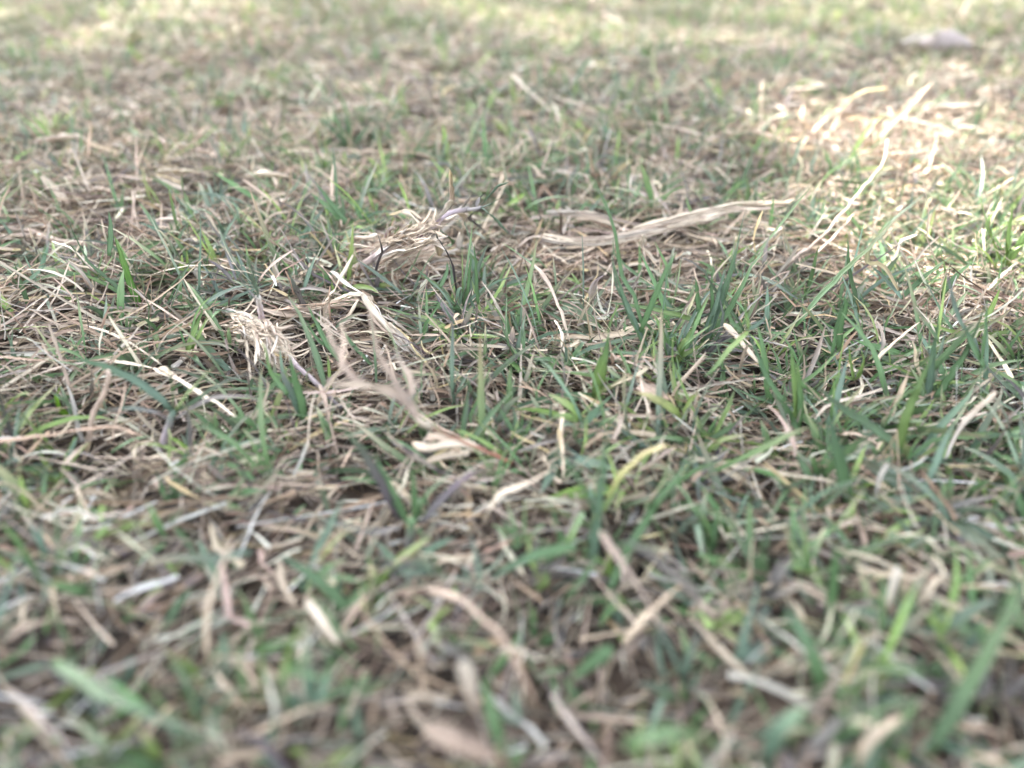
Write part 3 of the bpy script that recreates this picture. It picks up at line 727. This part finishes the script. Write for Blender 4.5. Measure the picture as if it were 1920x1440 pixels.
bit([(862, 846, 9.4), (825, 820, 12.5), (800, 825, 10.9)], 12, STRAW, PINK, 'flat', 'sheath')

# ---- single pale things
S('dry_straw', 'clean pale flat straw lying slantwise right of centre', 'dry straw', [(1357, 607), (1385, 636), (1412, 668), (1426, 684)], 13, c0=STRAW * 1.0, c1=STRAW * .85, z=(9, 6), roll=.15)
S('grass_shoot', 'golden yellow blade arching up from a green base right of the lower centre', 'grass blade', [(1132, 960, 6), (1160, 900, 14), (1200, 858, 18), (1246, 836, 18), (1292, 852, 12)], 13, 'flat', BRIGHT * C(1.3, 1, .9), GOLD * 1.2, tipmix=.6, mat=M_DRY, n=18)
S('dead_leaf', 'small crumpled brown leaf lying below the upright bright green shoot', 'dead leaf', [(1196, 724), (1222, 738), (1256, 750)], 27, 'split', PINK * 1.05, BROWN * 1.4, z=(10, 9), roll=.2, stain=.02)
S('dead_leaf', 'blurred domed mauve leaf lying far off at the upper right', 'dead leaf', [(1718, 84, 6), (1750, 78, 12), (1790, 76, 13), (1824, 88, 5)], 36, 'dome', C(.33, .28, .27), None, roll=-.3, twist=0.0, stain=.02)
S('dry_straw', 'dark greyish straw touching the domed mauve leaf', 'dry straw', [(1692, 82), (1722, 68), (1760, 56)], 13, c0=GREY * .8, z=(14, 20))
S('grass_shoot', 'long purple-stained blade leaning left, lower centre', 'grass blade', [(752, 975, 5), (715, 905, 13), (680, 845, 20), (640, 800, 25)], 19, 'leaf', C(.15, .12, .14), GREEN, mat=M_GREEN, stain=.03)
plant('grass_tuft', 'fan of narrow green and purple blades in front of the withered sprig', 'grass plant', (772, 990), [
    ([(768, 985), (745, 940), (722, 890), (700, 850)], 11, GREEN, None, 3), ([(776, 975), (776, 920), (772, 870)], 11, GREEN * 1.1, None, 2),
    ([(780, 978), (800, 930), (838, 892), (850, 870)], 11, GREEN, BLUE, 3), ([(792, 978), (820, 945), (860, 905), (898, 882)], 14, PURP, C(.18, .11, .16), 4),
    ([(765, 985), (735, 935), (712, 880), (705, 845)], 10, GREEN * .9, None, 6), ([(750, 990), (700, 1000), (640, 985), (590, 968)], 20, PURP, BLUE, -2, dict(stain=.04)),
    ([(785, 990), (810, 1040), (830, 1085)], 13, GREEN, None, -6)], stem=([(765, 1022), (770, 1000), (772, 975)], 18, PURP * 1.2, GREEN))
S('dry_straw', 'cream straw curving up at lower centre like a hook', 'dry straw', [(908, 982, 6), (915, 955, 12), (940, 925, 16), (985, 908, 16), (1032, 880, 14)], 15, c0=PALE * .95, c1=STRAW)
S('dry_straw', 'thick blurred stalk curving down to the right at bottom centre', 'dry straw', [(800, 1105, 10), (855, 1120, 16), (905, 1160, 18), (955, 1215, 17), (985, 1280, 12), (1010, 1330, 8)], 17, c0=PINK * .72, c1=BROWN, n=18, stain=.03)
S('dead_leaf', 'pale papery sheath hanging down at bottom centre', 'dead leaf', [(868, 1240, 18), (880, 1290, 15), (894, 1345, 9)], 30, 'split', PALE * .75, PINK * .8, roll=.3, stain=.02)
S('dry_straw', 'bent L-shaped straw at bottom centre left of the papery sheath', 'dry straw', [(850, 1312, 8), (765, 1306, 11), (790, 1350, 10), (850, 1400, 7)], 12, c0=STRAW * .65, c1=PINK * .7)
S('dead_leaf', 'large rolled brownish leaf blurred at the very bottom centre', 'dead leaf', [(800, 1365, 16), (860, 1400, 18), (930, 1425, 16), (960, 1450, 12)], 44, 'split', PINK * .5, BROWN, stain=.08, roll=.5)
S('dry_straw', 'long blurred tan straw slanting down right of lower centre', 'dry straw', [(1126, 996, 20), (1165, 1055, 18), (1205, 1115, 14), (1240, 1170, 9)], 16, c0=PINK * .75, c1=PINK * .8)
S('grass_shoot', 'long grey-purple blurred blade running beside the tan slanting straw', 'grass blade', [(1335, 1160, 6), (1280, 1090, 15), (1215, 1040, 21), (1165, 1002, 24)], 18, 'leaf', GREY * .6, PURP, mat=M_GREEN)
S('dry_straw', 'pale straw pointing at the joint of the grey-purple blade', 'dry straw', [(1168, 1210, 6), (1200, 1168, 10), (1262, 1108, 14)], 13, c0=STRAW)
S('dry_straw', 'short thick straw in shade at lower right of centre', 'dry straw', [(1285, 1098, 12), (1312, 1128, 10), (1345, 1158, 8)], 19, c0=PINK * 1.05)
S('dry_straw', 'left of two pale straws leaning together at lower right', 'dry straw', [(1654, 1170, 5), (1670, 1115, 12), (1684, 1062, 18)], 13, c0=PALE, c1=WHITE)
S('dry_straw', 'right of two pale straws leaning together at lower right', 'dry straw', [(1694, 1160, 5), (1730, 1120, 10), (1770, 1076, 15)], 16, 'split', c0=PALE * 1.05)
S('dry_straw', 'thin white sliver standing alone right of centre', 'dry straw', [(1642, 940, 5), (1648, 900, 11), (1664, 868, 16)], 9, c0=WHITE)
S('dry_straw', 'pale straw with a green tail leaning right at the right side', 'dry straw', [(1868, 735, 15), (1810, 790, 12), (1786, 830, 8), (1772, 862, 6)], 10, c0=STRAW, c1=WHITE)
S('dry_straw', 'short sunlit yellow straw standing at the right edge', 'dry straw', [(1833, 502, 5), (1832, 470, 12), (1828, 438, 19)], 8, c0=PALE * C(1.05, 1, .75))
S('dry_straw', 'straight tan straw lying diagonally over the matted straw at right', 'dry straw', [(1636, 680, 7), (1680, 640, 10), (1724, 604, 13)], 7, c0=STRAW)
S('dry_straw', 'crinkled thin straw hanging in an S below the bent yellow-brown blade', 'dry straw', [(1720, 440, 14), (1690, 452, 13), (1680, 480, 10), (1656, 504, 7)], 5, c0=PALE)
S('dry_straw', 'twisted pinkish straw lying steeply left of the tall grass', 'dry straw', [(1000, 496, 14), (1022, 520, 12), (1036, 548, 10), (1052, 585, 8), (1068, 640, 5)], 9, c0=PINK, c1=STRAW)
S('dry_straw', 'cream twisted strip hooked at its end near the tall grass', 'dry straw', [(1040, 600, 6), (1054, 625, 9), (1056, 655, 7), (1078, 684, 5)], 7, c0=PALE)
S('dead_leaf', 'small curled beige husk clinging upright below the straw bundle', 'dead leaf', [(1208, 440, 18), (1205, 462, 13), (1214, 500, 6)], 10, 'split', PALE * .95, PINK)
S('grass_shoot', 'thin black withered blade leaning over the central runner', 'grass blade', [(858, 562, 5), (850, 500, 16), (828, 455, 27), (802, 422, 36)], 6, 'leaf', INK * 1.2, DARKG, mat=M_GREEN)
S('grass_shoot', 'short black curved blade standing in front of the central runner', 'grass blade', [(706, 530, 4), (706, 500, 12), (717, 470, 20), (704, 432, 32)], 5, 'leaf', INK * 1.4, GREY, mat=M_GREEN)
S('grass_shoot', 'long dark purple blade leaning left across the tall grass', 'grass blade', [(1395, 622, 5), (1350, 556, 17), (1310, 500, 28), (1272, 482, 32)], 8, 'leaf', DARKG, INK * 1.5, mat=M_GREEN, stain=.06)
S('grass_shoot', 'curled grey-lilac withered blade left of the tall grass', 'grass blade', [(1108, 570, 5), (1110, 545, 11), (1118, 528, 15), (1132, 516, 18)], 13, 'leaf', GREY * .9, LILAC * .8, mat=M_DRY)
S('grass_shoot', 'blue-grey spotted blade leaning toward the forked runner', 'grass blade', [(578, 590, 5), (566, 560, 11), (552, 530, 18), (540, 508, 23)], 15, 'leaf', PURP, BLUE * 1.1, mat=M_GREEN, stain=.08)
S('dry_straw', 'pale straight straw slanting down at the upper centre', 'dry straw', [(958, 140), (1000, 178), (1052, 226)], 9, c0=PALE, z=(22, 8))
S('dry_straw', 'bent pale straw making an elbow at the upper centre', 'dry straw', [(1032, 180, 16), (1085, 194, 16), (1136, 204, 15), (1160, 242, 6)], 9, c0=PALE)
S('dead_leaf', 'curled pinkish dead leaf blurred at the upper left', 'dead leaf', [(62, 268, 8), (130, 256, 16), (165, 264, 14), (206, 290, 8)], 20, 'split', PINK * 1.15, PALE)
S('dead_leaf', 'tapering pale leaf lying below the curled pinkish one at left', 'dead leaf', [(78, 330, 16), (96, 352, 12), (128, 384, 8)], 17, 'split', PALE * .9, PINK)
S('dead_leaf', 'bright boat-shaped dry leaf above the centre left', 'dead leaf', [(462, 330, 12), (500, 326, 15), (548, 334, 12)], 20, 'split', PALE * 1.1, STRAW)
S('dry_straw', 'long thin arch of straw at the upper left', 'dry straw', [(260, 216, 6), (300, 190, 20), (370, 178, 26), (455, 190, 20)], 6, c0=PALE * .95)
S('grass_shoot', 'bluish narrow withered blade at the top centre', 'grass blade', [(905, 208, 5), (880, 178, 18), (852, 150, 30)], 9, 'leaf', PURP * 1.5, PALE, mat=M_DRY)
S('dry_straw', 'upright pale stub of straw left of the sunny patch', 'dry straw', [(1428, 252, 4), (1427, 200, 18), (1431, 150, 32)], 12, c0=PALE)
S('dry_straw', 'leaning pinkish straw at the left with a thin curved tip', 'dry straw', [(246, 520, 4), (240, 460, 14), (244, 412, 22)], 7, c0=PINK)
S('dry_straw', 'thin cream straw curving down right at the left side', 'dry straw', [(98, 452, 16), (135, 466, 16), (162, 492, 12), (188, 522, 6)], 5, c0=PALE)
S('dry_straw', 'straight pale stick slanting down behind the arched dry stem', 'dry straw', [(350, 380, 18), (375, 402, 13), (398, 420, 8)], 8, c0=PALE * .92)
S('dry_straw', 'cream stick with a pointed end slanting beside the arched dry stem', 'dry straw', [(340, 406, 18), (372, 426, 13), (406, 454, 7)], 10, 'split', c0=PALE)
S('dry_straw', 'long straw lying low in the sunny patch among small flakes', 'dry straw', [(1650, 290, 10), (1740, 284, 12), (1835, 284, 10), (1925, 268, 10)], 5, c0=STRAW)
S('dry_straw', 'forked sunlit straw curving left above the sunny patch', 'dry straw', [(1665, 165, 22), (1620, 172, 20), (1590, 190, 14), (1575, 210, 8)], 5, c0=PALE * .8 * C(1, .95, .7))
S('dry_straw', 'slanting tan straw left of the sunny patch', 'dry straw', [(1500, 278, 5), (1535, 235, 10), (1575, 205, 12)], 5, c0=STRAW * 1.1)

# ---- green plants
plant('grass_tuft', 'bright green three-leaved shoot standing up at the centre right', 'grass shoot', (1118, 752), [
    ([(1116, 750), (1124, 700), (1136, 660), (1142, 618)], 22, BRIGHT, GREEN, 0), ([(1112, 742), (1060, 746), (1010, 752), (952, 768)], 17, GREEN * 1.05, BLUE, -4),
    ([(1122, 735), (1150, 722), (1182, 700)], 9, C(.2, .24, .09), STRAW, 2), ([(1112, 750), (1108, 780), (1100, 806)], 10, GREEN, None, -5)])
plant('grass_tuft', 'tallest upright green plant right of centre with narrow leaves', 'grass plant', (1222, 690), [
    ([(1222, 692), (1200, 640), (1178, 590), (1155, 530), (1146, 462)], 13, GREEN * 1.2, BLUE, 3), ([(1210, 640), (1188, 560), (1165, 510), (1148, 420), (1112, 330)], 8, GREEN, GREEN * 1.1, 6),
    ([(1200, 622), (1225, 560), (1248, 510), (1270, 470)], 11, GREEN * 1.15, None, 2), ([(1192, 612), (1176, 570), (1160, 540)], 10, BLUE, None, 3),
    ([(1214, 650), (1188, 600), (1170, 560), (1146, 480)], 9, BLUE, GREEN, 1)])
plant('grass_tuft', 'light green V-shaped shoot in front of the tallest plant', 'grass shoot', (1268, 682), [
    ([(1268, 682), (1280, 650), (1292, 630), (1302, 606)], 15, BRIGHT, GREEN, 0), ([(1266, 680), (1250, 652), (1238, 615), (1224, 586)], 13, GREEN * 1.2, BRIGHT, 1),
    ([(1264, 680), (1256, 650), (1250, 622)], 8, GREEN, None, 0), ([(1270, 672), (1310, 650), (1318, 640)], 8, BRIGHT * .9, None, 1)])
plant('grass_tuft', 'dense clump of long bluish blades fanning out beside the pale flat straw', 'grass plant', (1322, 650), [
    ([(1320, 650), (1345, 580), (1365, 520), (1382, 462)], 13, BLUE * 1.15, GREEN, 2, dict(stain=.04)), ([(1318, 645), (1338, 590), (1350, 545), (1360, 500)], 14, BLUE * 1.1, BLUE * 1.2, 1, dict(stain=.05)),
    ([(1328, 640), (1380, 560), (1410, 500), (1442, 450)], 11, GREEN * 1.1, None, 4), ([(1325, 640), (1358, 560), (1376, 495), (1400, 388)], 7, GREEN, BLUE, 5),
    ([(1310, 610), (1308, 560), (1304, 520)], 10, GREEN * 1.1, None, 0), ([(1312, 605), (1260, 588), (1200, 575), (1140, 566)], 10, BRIGHT * .85, GREEN, -1),
    ([(1322, 655), (1350, 625), (1356, 590), (1350, 560)], 8, BLUE, PURP, -1), ([(1316, 640), (1335, 585), (1334, 540), (1336, 500)], 9, GREEN, None, 3)])
plant('grass_tuft', 'plant with a straight stalk and two raised blades at right of the pale flat straw', 'grass plant', (1484, 770), [
    ([(1404, 622), (1430, 690), (1450, 730), (1472, 752)][::-1], 12, GREEN * 1.25, BLUE, 0), ([(1404, 620), (1398, 590), (1396, 558)], 9, BRIGHT, GREEN, 0),
    ([(1404, 622), (1372, 652), (1340, 690), (1320, 708)], 12, BRIGHT * .95, GREEN, -3), ([(1405, 618), (1430, 600), (1440, 578)], 8, BLUE * 1.1, None, 1),
    ([(1390, 622), (1370, 600), (1362, 570)], 9, GREEN, None, 1)])
plant('grass_tuft', 'long straight blade crossing rightward and up over a kinked yellow-brown one', 'grass plant', (1490, 612), [
    ([(1492, 612), (1540, 552), (1585, 508), (1622, 475), (1650, 444), (1690, 402), (1730, 372)], 11, GREEN * 1.15, C(.2, .16, .10), 6, dict(n=18)),
    ([(1684, 545), (1656, 500), (1625, 492), (1632, 465), (1680, 400)], 11, GOLD * .6, GREEN, 8), ([(1690, 560), (1660, 525), (1634, 498)], 12, BLUE * 1.4, BLUE, 2)])
S('grass_shoot', 'tall thin dark blade standing upright right of the long straight one', 'grass blade', [(1606, 605), (1603, 560), (1592, 500), (1589, 446)], 9, 'leaf', DARKG * .9, GREEN, up=3, mat=M_GREEN)
S('grass_shoot', 'wavy green blade leaning right behind the matted straw', 'grass blade', [(1572, 660), (1576, 610), (1586, 575), (1582, 555)], 11, 'leaf', GREEN * 1.1, up=1, mat=M_GREEN)
plant('grass_tuft', 'pair of bright upright blades growing side by side right of the pale flat straw', 'grass shoot', (1492, 800), [
    ([(1490, 800), (1488, 740), (1486, 690), (1480, 640)], 14, BRIGHT * .95, GREEN * 1.2, 0), ([(1498, 805), (1500, 750), (1498, 715), (1494, 680)], 12, GREEN * 1.2, BRIGHT, 1),
    ([(1500, 820), (1478, 770), (1450, 740)], 10, GREEN, None, 1)])
plant('grass_tuft', 'vigorous clump of crossing upright blades near the right edge', 'grass plant', (1755, 745), [
    ([(1740, 745), (1745, 690), (1752, 640), (1762, 590)], 13, BLUE * 1.1, GREEN, 1), ([(1750, 750), (1790, 690), (1825, 630), (1850, 560)], 13, GREEN * 1.1, DARKG, 3),
    ([(1845, 690), (1828, 660), (1812, 620), (1808, 606)], 15, GREEN * 1.25, BLUE, 1), ([(1806, 620), (1790, 575), (1778, 520), (1776, 512)], 9, BLUE, INK * 2, 2),
    ([(1760, 640), (1730, 600), (1712, 570), (1704, 552)], 12, GREEN, BROWN, 1), ([(1838, 690), (1846, 620), (1850, 560)], 9, GREEN, None, 3),
    ([(1910, 720), (1908, 640), (1906, 560)], 7, GREEN, None, 3)])
plant('grass_tuft', 'pale green multi-leaved shoot low between matted straw and the clump at right', 'grass shoot', (1602, 712), [
    ([(1600, 712), (1594, 680), (1592, 650)], 9, BRIGHT, None, 0), ([(1604, 712), (1618, 680), (1614, 650)], 8, BRIGHT * 1.1, None, 0), ([(1610, 710), (1616, 690), (1622, 668)], 7, BRIGHT, GREEN, 1),
    ([(1602, 712), (1570, 706), (1540, 716)], 7, BRIGHT, None, -2), ([(1558, 668), (1566, 620), (1582, 560)], 10, GREEN, DARKG, 1)])
S('grass_shoot', 'broad green blade upright right of the lower centre', 'grass blade', [(1592, 950), (1578, 880), (1562, 820), (1548, 770)], 24, 'leaf', GREEN * 1.15, BLUE, up=2, mat=M_GREEN)
S('grass_shoot', 'tall green blade arching right between the broad blade and the pale sliver', 'grass blade', [(1682, 865), (1692, 800), (1722, 730), (1750, 662)], 17, 'leaf', BRIGHT * .9, GREEN, up=3, mat=M_GREEN)
S('grass_shoot', 'long dark green blade lying across behind the broad upright one', 'grass blade', [(1690, 850, 8), (1640, 805, 13), (1580, 765, 17), (1530, 722, 20)], 17, 'leaf', GREEN * .9, DARKG, mat=M_GREEN, stain=.06)
plant('grass_tuft', 'tall pale green plant in the lower centre right with a long arm reaching up right', 'grass plant', (1112, 1050), [
    ([(1108, 1060), (1118, 990), (1126, 920), (1134, 860), (1142, 790)], 18, BLUE * 1.35, GREEN * 1.2, 0), ([(1140, 1110), (1190, 1010), (1250, 920), (1318, 840)], 18, GREEN, GREEN * 1.1, 6),
    ([(1095, 960), (1080, 990), (1058, 1030)], 14, GREEN, BRIGHT, -6), ([(1112, 960), (1090, 910), (1062, 870), (1045, 845)], 13, GREEN * .95, None, 2), ([(1115, 970), (1150, 930), (1168, 888)], 11, BRIGHT * .9, GREEN, 2)])
S('grass_shoot', 'small dark green leaf lying free above the bottom centre', 'grass blade', [(1148, 1214, 12), (1110, 1240, 10), (1066, 1278, 7)], 26, 'leaf', GREEN * .95, mat=M_GREEN)
S('grass_shoot', 'curving green blade lying between lower centre plants', 'grass blade', [(1080, 1025, 14), (1020, 1035, 14), (960, 1060, 12), (910, 1095, 8)], 19, 'leaf', GREEN, BLUE, mat=M_GREEN)
S('grass_shoot', 'wide soft green blade blurred along the bottom right of centre', 'grass blade', [(1170, 1400, 22), (1230, 1380, 26), (1300, 1378, 24), (1360, 1400, 16)], 30, 'leaf', GREEN * .95, BRIGHT * .8, mat=M_GREEN, stain=.03)
S('grass_shoot', 'thick blurred green blade rising at the bottom right corner', 'grass blade', [(1720, 1440, 6), (1790, 1330, 14), (1860, 1210, 20), (1940, 1060, 26)], 28, 'leaf', GREEN * .7, DARKG, mat=M_GREEN)
S('grass_shoot', 'blurred blue-green blade bending at the lower right', 'grass blade', [(1550, 1330, 5), (1530, 1250, 12), (1500, 1180, 17), (1470, 1130, 20)], 26, 'leaf', GREEN * 1.05, BLUE * 1.1, mat=M_GREEN)
S('grass_shoot', 'broad blurred bluish blade curling at the bottom right', 'grass blade', [(1435, 1440, 8), (1450, 1385, 15), (1490, 1345, 19), (1520, 1330, 20)], 32, 'leaf', BLUE, GREEN, mat=M_GREEN)
S('grass_shoot', 'upright narrow green blade at the lower right beside dark hollows', 'grass blade', [(1556, 1180), (1560, 1120), (1566, 1060), (1570, 1010)], 18, 'leaf', GREEN * 1.1, up=2, mat=M_GREEN)
S('dry_straw', 'long bent straw making a corner at the bottom right', 'dry straw', [(1608, 1440, 10), (1628, 1390, 14), (1660, 1365, 14), (1700, 1340, 12)], 17, c0=STRAW * .85)
plant('grass_tuft', 'cluster of blades pointing left-up behind the central runner', 'grass plant', (668, 440), [
    ([(676, 440), (640, 410), (600, 376), (582, 362)], 13, GREEN * 1.2, GREEN, 2), ([(682, 438), (676, 410), (668, 392), (666, 372)], 12, GREEN * 1.25, None, 1),
    ([(660, 430), (620, 380), (590, 340)], 10, GREEN, None, 4)])
plant('grass_tuft', 'curved green leaves rising left of the central runner', 'grass plant', (560, 495), [
    ([(546, 500), (570, 475), (582, 455), (586, 430)], 9, GREEN * 1.1, DARKG, 1), ([(550, 502), (590, 472), (620, 445), (652, 438)], 11, BLUE * 1.25, GREEN, 2), ([(550, 498), (556, 515), (564, 528)], 12, BLUE * 1.2, None, -2),
    ([(500, 492), (516, 460), (542, 436)], 10, GREEN, BRIGHT, 2), ([(480, 478), (500, 462), (518, 450)], 9, GREEN * 1.1, None, 2)])
plant('grass_tuft', 'slender green fan right of the central runner', 'grass plant', (890, 605), [
    ([(896, 570), (893, 520), (890, 456)], 7, GREEN * 1.05, GREEN, 1), ([(876, 560), (880, 510), (884, 470)], 6, GREEN, None, 1), ([(872, 660), (868, 620), (858, 560), (852, 535)], 7, GREEN * 1.2, None, 2),
    ([(862, 580), (830, 550), (798, 520), (770, 495)], 8, GREEN, DARKG, 1), ([(900, 598), (860, 580), (820, 568), (786, 563)], 9, GREEN * 1.2, None, -2), ([(905, 590), (850, 575), (800, 570)], 8, GREEN * 1.1, None, -1),
    ([(868, 658), (848, 635), (832, 610), (830, 590)], 9, GREEN, None, 0), ([(825, 540), (838, 510), (838, 490)], 8, GREEN, None, 3)])
plant('grass_tuft', 'pair of broad blades standing close together left of the withered sprig', 'grass plant', (572, 795), [
    ([(572, 795), (562, 745), (550, 700), (544, 662)], 16, GREEN * 1.15, GREEN, 1), ([(568, 790), (552, 750), (538, 720), (524, 690)], 15, BLUE * 1.15, PURP, 2, dict(stain=.04)), ([(540, 740), (510, 700), (500, 660), (490, 640)], 10, GREEN * 1.2, BRIGHT, 3)])
plant('grass_tuft', 'two slanting green blades in front of the shredded cream runner', 'grass plant', (640, 690), [
    ([(636, 680), (610, 640), (590, 600), (576, 572)], 11, GREEN * 1.1, None, 2), ([(700, 690), (676, 665), (656, 640), (642, 618)], 12, GREEN, None, 1), ([(610, 650), (590, 630), (575, 602)], 7, GREEN * 1.2, None, 1)])
plant('grass_tuft', 'sunlit yellow-green clump glowing at the right edge', 'grass plant', (1880, 500), [
    ([(1880, 500), (1860, 450), (1845, 400), (1840, 370)], 11, BRIGHT * 1.1, None, 2), ([(1885, 500), (1890, 440), (1900, 380)], 12, BRIGHT * 1.2, None, 2), ([(1870, 500), (1830, 470), (1790, 460)], 10, BRIGHT, GREEN, 0),
    ([(1890, 500), (1915, 450), (1940, 420)], 12, BRIGHT * 1.2, None, 1), ([(1875, 510), (1900, 470), (1930, 455)], 11, BRIGHT, None, -1), ([(1880, 470), (1850, 425), (1870, 390)], 10, BRIGHT * 1.1, None, 4),
    ([(1900, 520), (1890, 470), (1880, 430)], 10, BRIGHT * 1.15, None, 0), ([(1860, 520), (1840, 500), (1810, 490)], 9, GREEN * 1.3, None, -2)])
plant('grass_tuft', 'leafy clump beneath the glowing one at the right edge', 'grass plant', (1800, 560), [
    ([(1760, 560), (1790, 520), (1825, 490)], 10, GREEN * 1.2, None, 2), ([(1770, 560), (1720, 520), (1700, 480)], 9, GREEN * 1.1, None, 1), ([(1690, 560), (1720, 530), (1786, 478)], 9, GREEN, None, 2), ([(1765, 562), (1770, 510), (1764, 470)], 9, BRIGHT * .9, None, 1)])
plant('grass_tuft', 'dark green upright tuft behind and above the centre left', 'grass plant', (655, 280), [
    ([(655, 282), (635, 255), (600, 222)], 11, DARKG * 1.3, None, 3), ([(656, 282), (655, 250), (648, 212)], 10, GREEN, None, 3), ([(650, 282), (625, 270), (596, 262)], 11, GREEN * 1.1, None, 1), ([(660, 282), (680, 250), (700, 235)], 10, DARKG * 1.4, None, 2),
    ([(657, 282), (642, 248), (622, 205)], 8, GREEN * 1.1, None, 5)])
S('grass_shoot', 'lone dark spike of grass standing above the sunny patch', 'grass blade', [(1820, 268), (1832, 230), (1848, 180)], 6, 'leaf', DARKG, up=4, mat=M_GREEN)
S('grass_shoot', 'dark green spike rising behind the straw bundle', 'grass blade', [(1392, 345), (1400, 320), (1416, 275)], 8, 'leaf', DARKG * 1.3, up=4, mat=M_GREEN)


# ------------------------------------------------------------------ unseen tree, its crown shaped to shade the lawn and leave sun dapples
def build_tree():
    # sun dapples that leaves are left out for: centre pixel, half size in metres
    suns = [(1735, 258, .060, .038, .97), (1630, 222, .02, .02, .9), (1905, 440, .055, .035, 1.0), (1910, 150, .06, .04, .9), (900, 10, .45, .14, .6),
            (1300, 10, .40, .08, .5), (120, 60, .10, .08, .4), (1430, 772, -.015, -.017, 1.0), (1560, 180, .05, .05, .5)]
    n = 62000
    gx, gy = rng.uniform(-1.3, 1.5, n), rng.uniform(-2.2, 2.4, n)
    gx[:9000], gy[:9000] = rng.uniform(-.6, .6, 9000), rng.uniform(-.15, .6, 9000)
    keep = np.ones(n, bool)
    u = rng.uniform(0, 1, n)
    for px, py, a, b, s in suns:
        c = on_z(px, py, .006)
        d = ((gx - c[0]) / (a + .035)) ** 2 + ((gy - c[1]) / (b + .035)) ** 2
        keep &= ~((d < 1) & (u < s))
    gap = np.where(gy > .9, .88, np.where(gy > .6, .80, np.where(gy > .42, .42, 0))) + .10 * np.sin(gx * 9 + 1) * np.sin(gy * 13)
    keep &= ~((gy > .42) & (rng.uniform(0, 1, n) < gap))
    gx, gy = gx[keep], gy[keep]; n = len(gx)
    h = rng.uniform(1.9, 3.0, n)
    P = np.c_[gx, gy, np.zeros(n)] + SUN[None] * (h / SUN[2])[:, None]
    s = rng.uniform(.022, .040, n)
    a = rng.uniform(0, 2 * np.pi, n)
    nrm = np.c_[rng.normal(0, .6, n), rng.normal(0, .6, n), np.ones(n)]; nrm /= np.linalg.norm(nrm, axis=1, keepdims=True)
    d1 = np.c_[np.cos(a), np.sin(a), np.zeros(n)]; d1 -= nrm * np.sum(d1 * nrm, 1)[:, None]; d1 /= np.linalg.norm(d1, axis=1, keepdims=True)
    d2 = np.cross(nrm, d1)
    shp = [(-1, 0, 0), (-.3, .45, .12), (.45, .38, .10), (1.1, 0, -.1), (.45, -.38, .10), (-.3, -.45, .12)]
    V = np.stack([P + d1 * (s * q[0])[:, None] + d2 * (s * q[1])[:, None] + nrm * (s * q[2])[:, None] for q in shp], 1)
    F = (np.array([[0, 1, 5, 5], [1, 2, 4, 5], [2, 3, 4, 4]])[None] + (np.arange(n) * 6)[:, None, None]).reshape(-1, 4)
    quads = F.reshape(n, 3, 4)
    me = bpy.data.meshes.new('crown')
    idx = np.arange(n * 6).reshape(n, 6)
    me = mesh_from('crown', V.reshape(-1, 3), idx, mat=M_TREELEAF, smooth=False)
    cen = P.mean(0)
    base = np.array([cen[0] - .5, cen[1] + 1.9, 0.0])
    root = thing('unseen_shade_tree', 'unseen leafy tree, its crown shaped to shade the lawn and leave sun dapples', 'tree', base)
    cr = link('crown', me, root); cr.location = -base; cr['kind'] = 'stuff'
    def limb(name, pts, r0, r1):
        Pp = spline(np.array(pts), 14)
        T = np.gradient(Pp, axis=0); T /= np.linalg.norm(T, axis=1, keepdims=True)
        sd = np.cross(T, [.2, .3, .93]); sd /= np.maximum(np.linalg.norm(sd, axis=1, keepdims=True), 1e-6)
        nn = np.cross(sd, T); K = 10
        rr = np.linspace(r0, r1, 14)
        VV = np.stack([Pp + sd * (rr * math.cos(q))[:, None] + nn * (rr * math.sin(q))[:, None] for q in np.linspace(0, 2 * math.pi, K + 1)[:-1]], 1)
        ix = np.arange(14 * K).reshape(14, K); nx = np.roll(ix, -1, 1)
        FF = np.stack([ix[:-1], nx[:-1], nx[1:], ix[1:]], -1).reshape(-1, 4)
        link(name, mesh_from(name, VV.reshape(-1, 3) - base, FF, mat=M_BARK), root)
    limb('trunk', [base + (0, 0, -.05), base + (.05, -.05, .9), base + (.12, -.2, 1.9), base + (.25, -.6, 2.7)], .13, .07)
    top = base + np.array([.12, -.2, 1.9])
    for k in range(6):
        e = cen + np.array([1.4 * math.cos(k * 1.05), 1.4 * math.sin(k * 1.05), random.uniform(-.1, .4)])
        limb('limb', [top + (0, 0, .1 * k), (top + e) / 2 + (0, 0, .25), e], .05, .012)
build_tree()
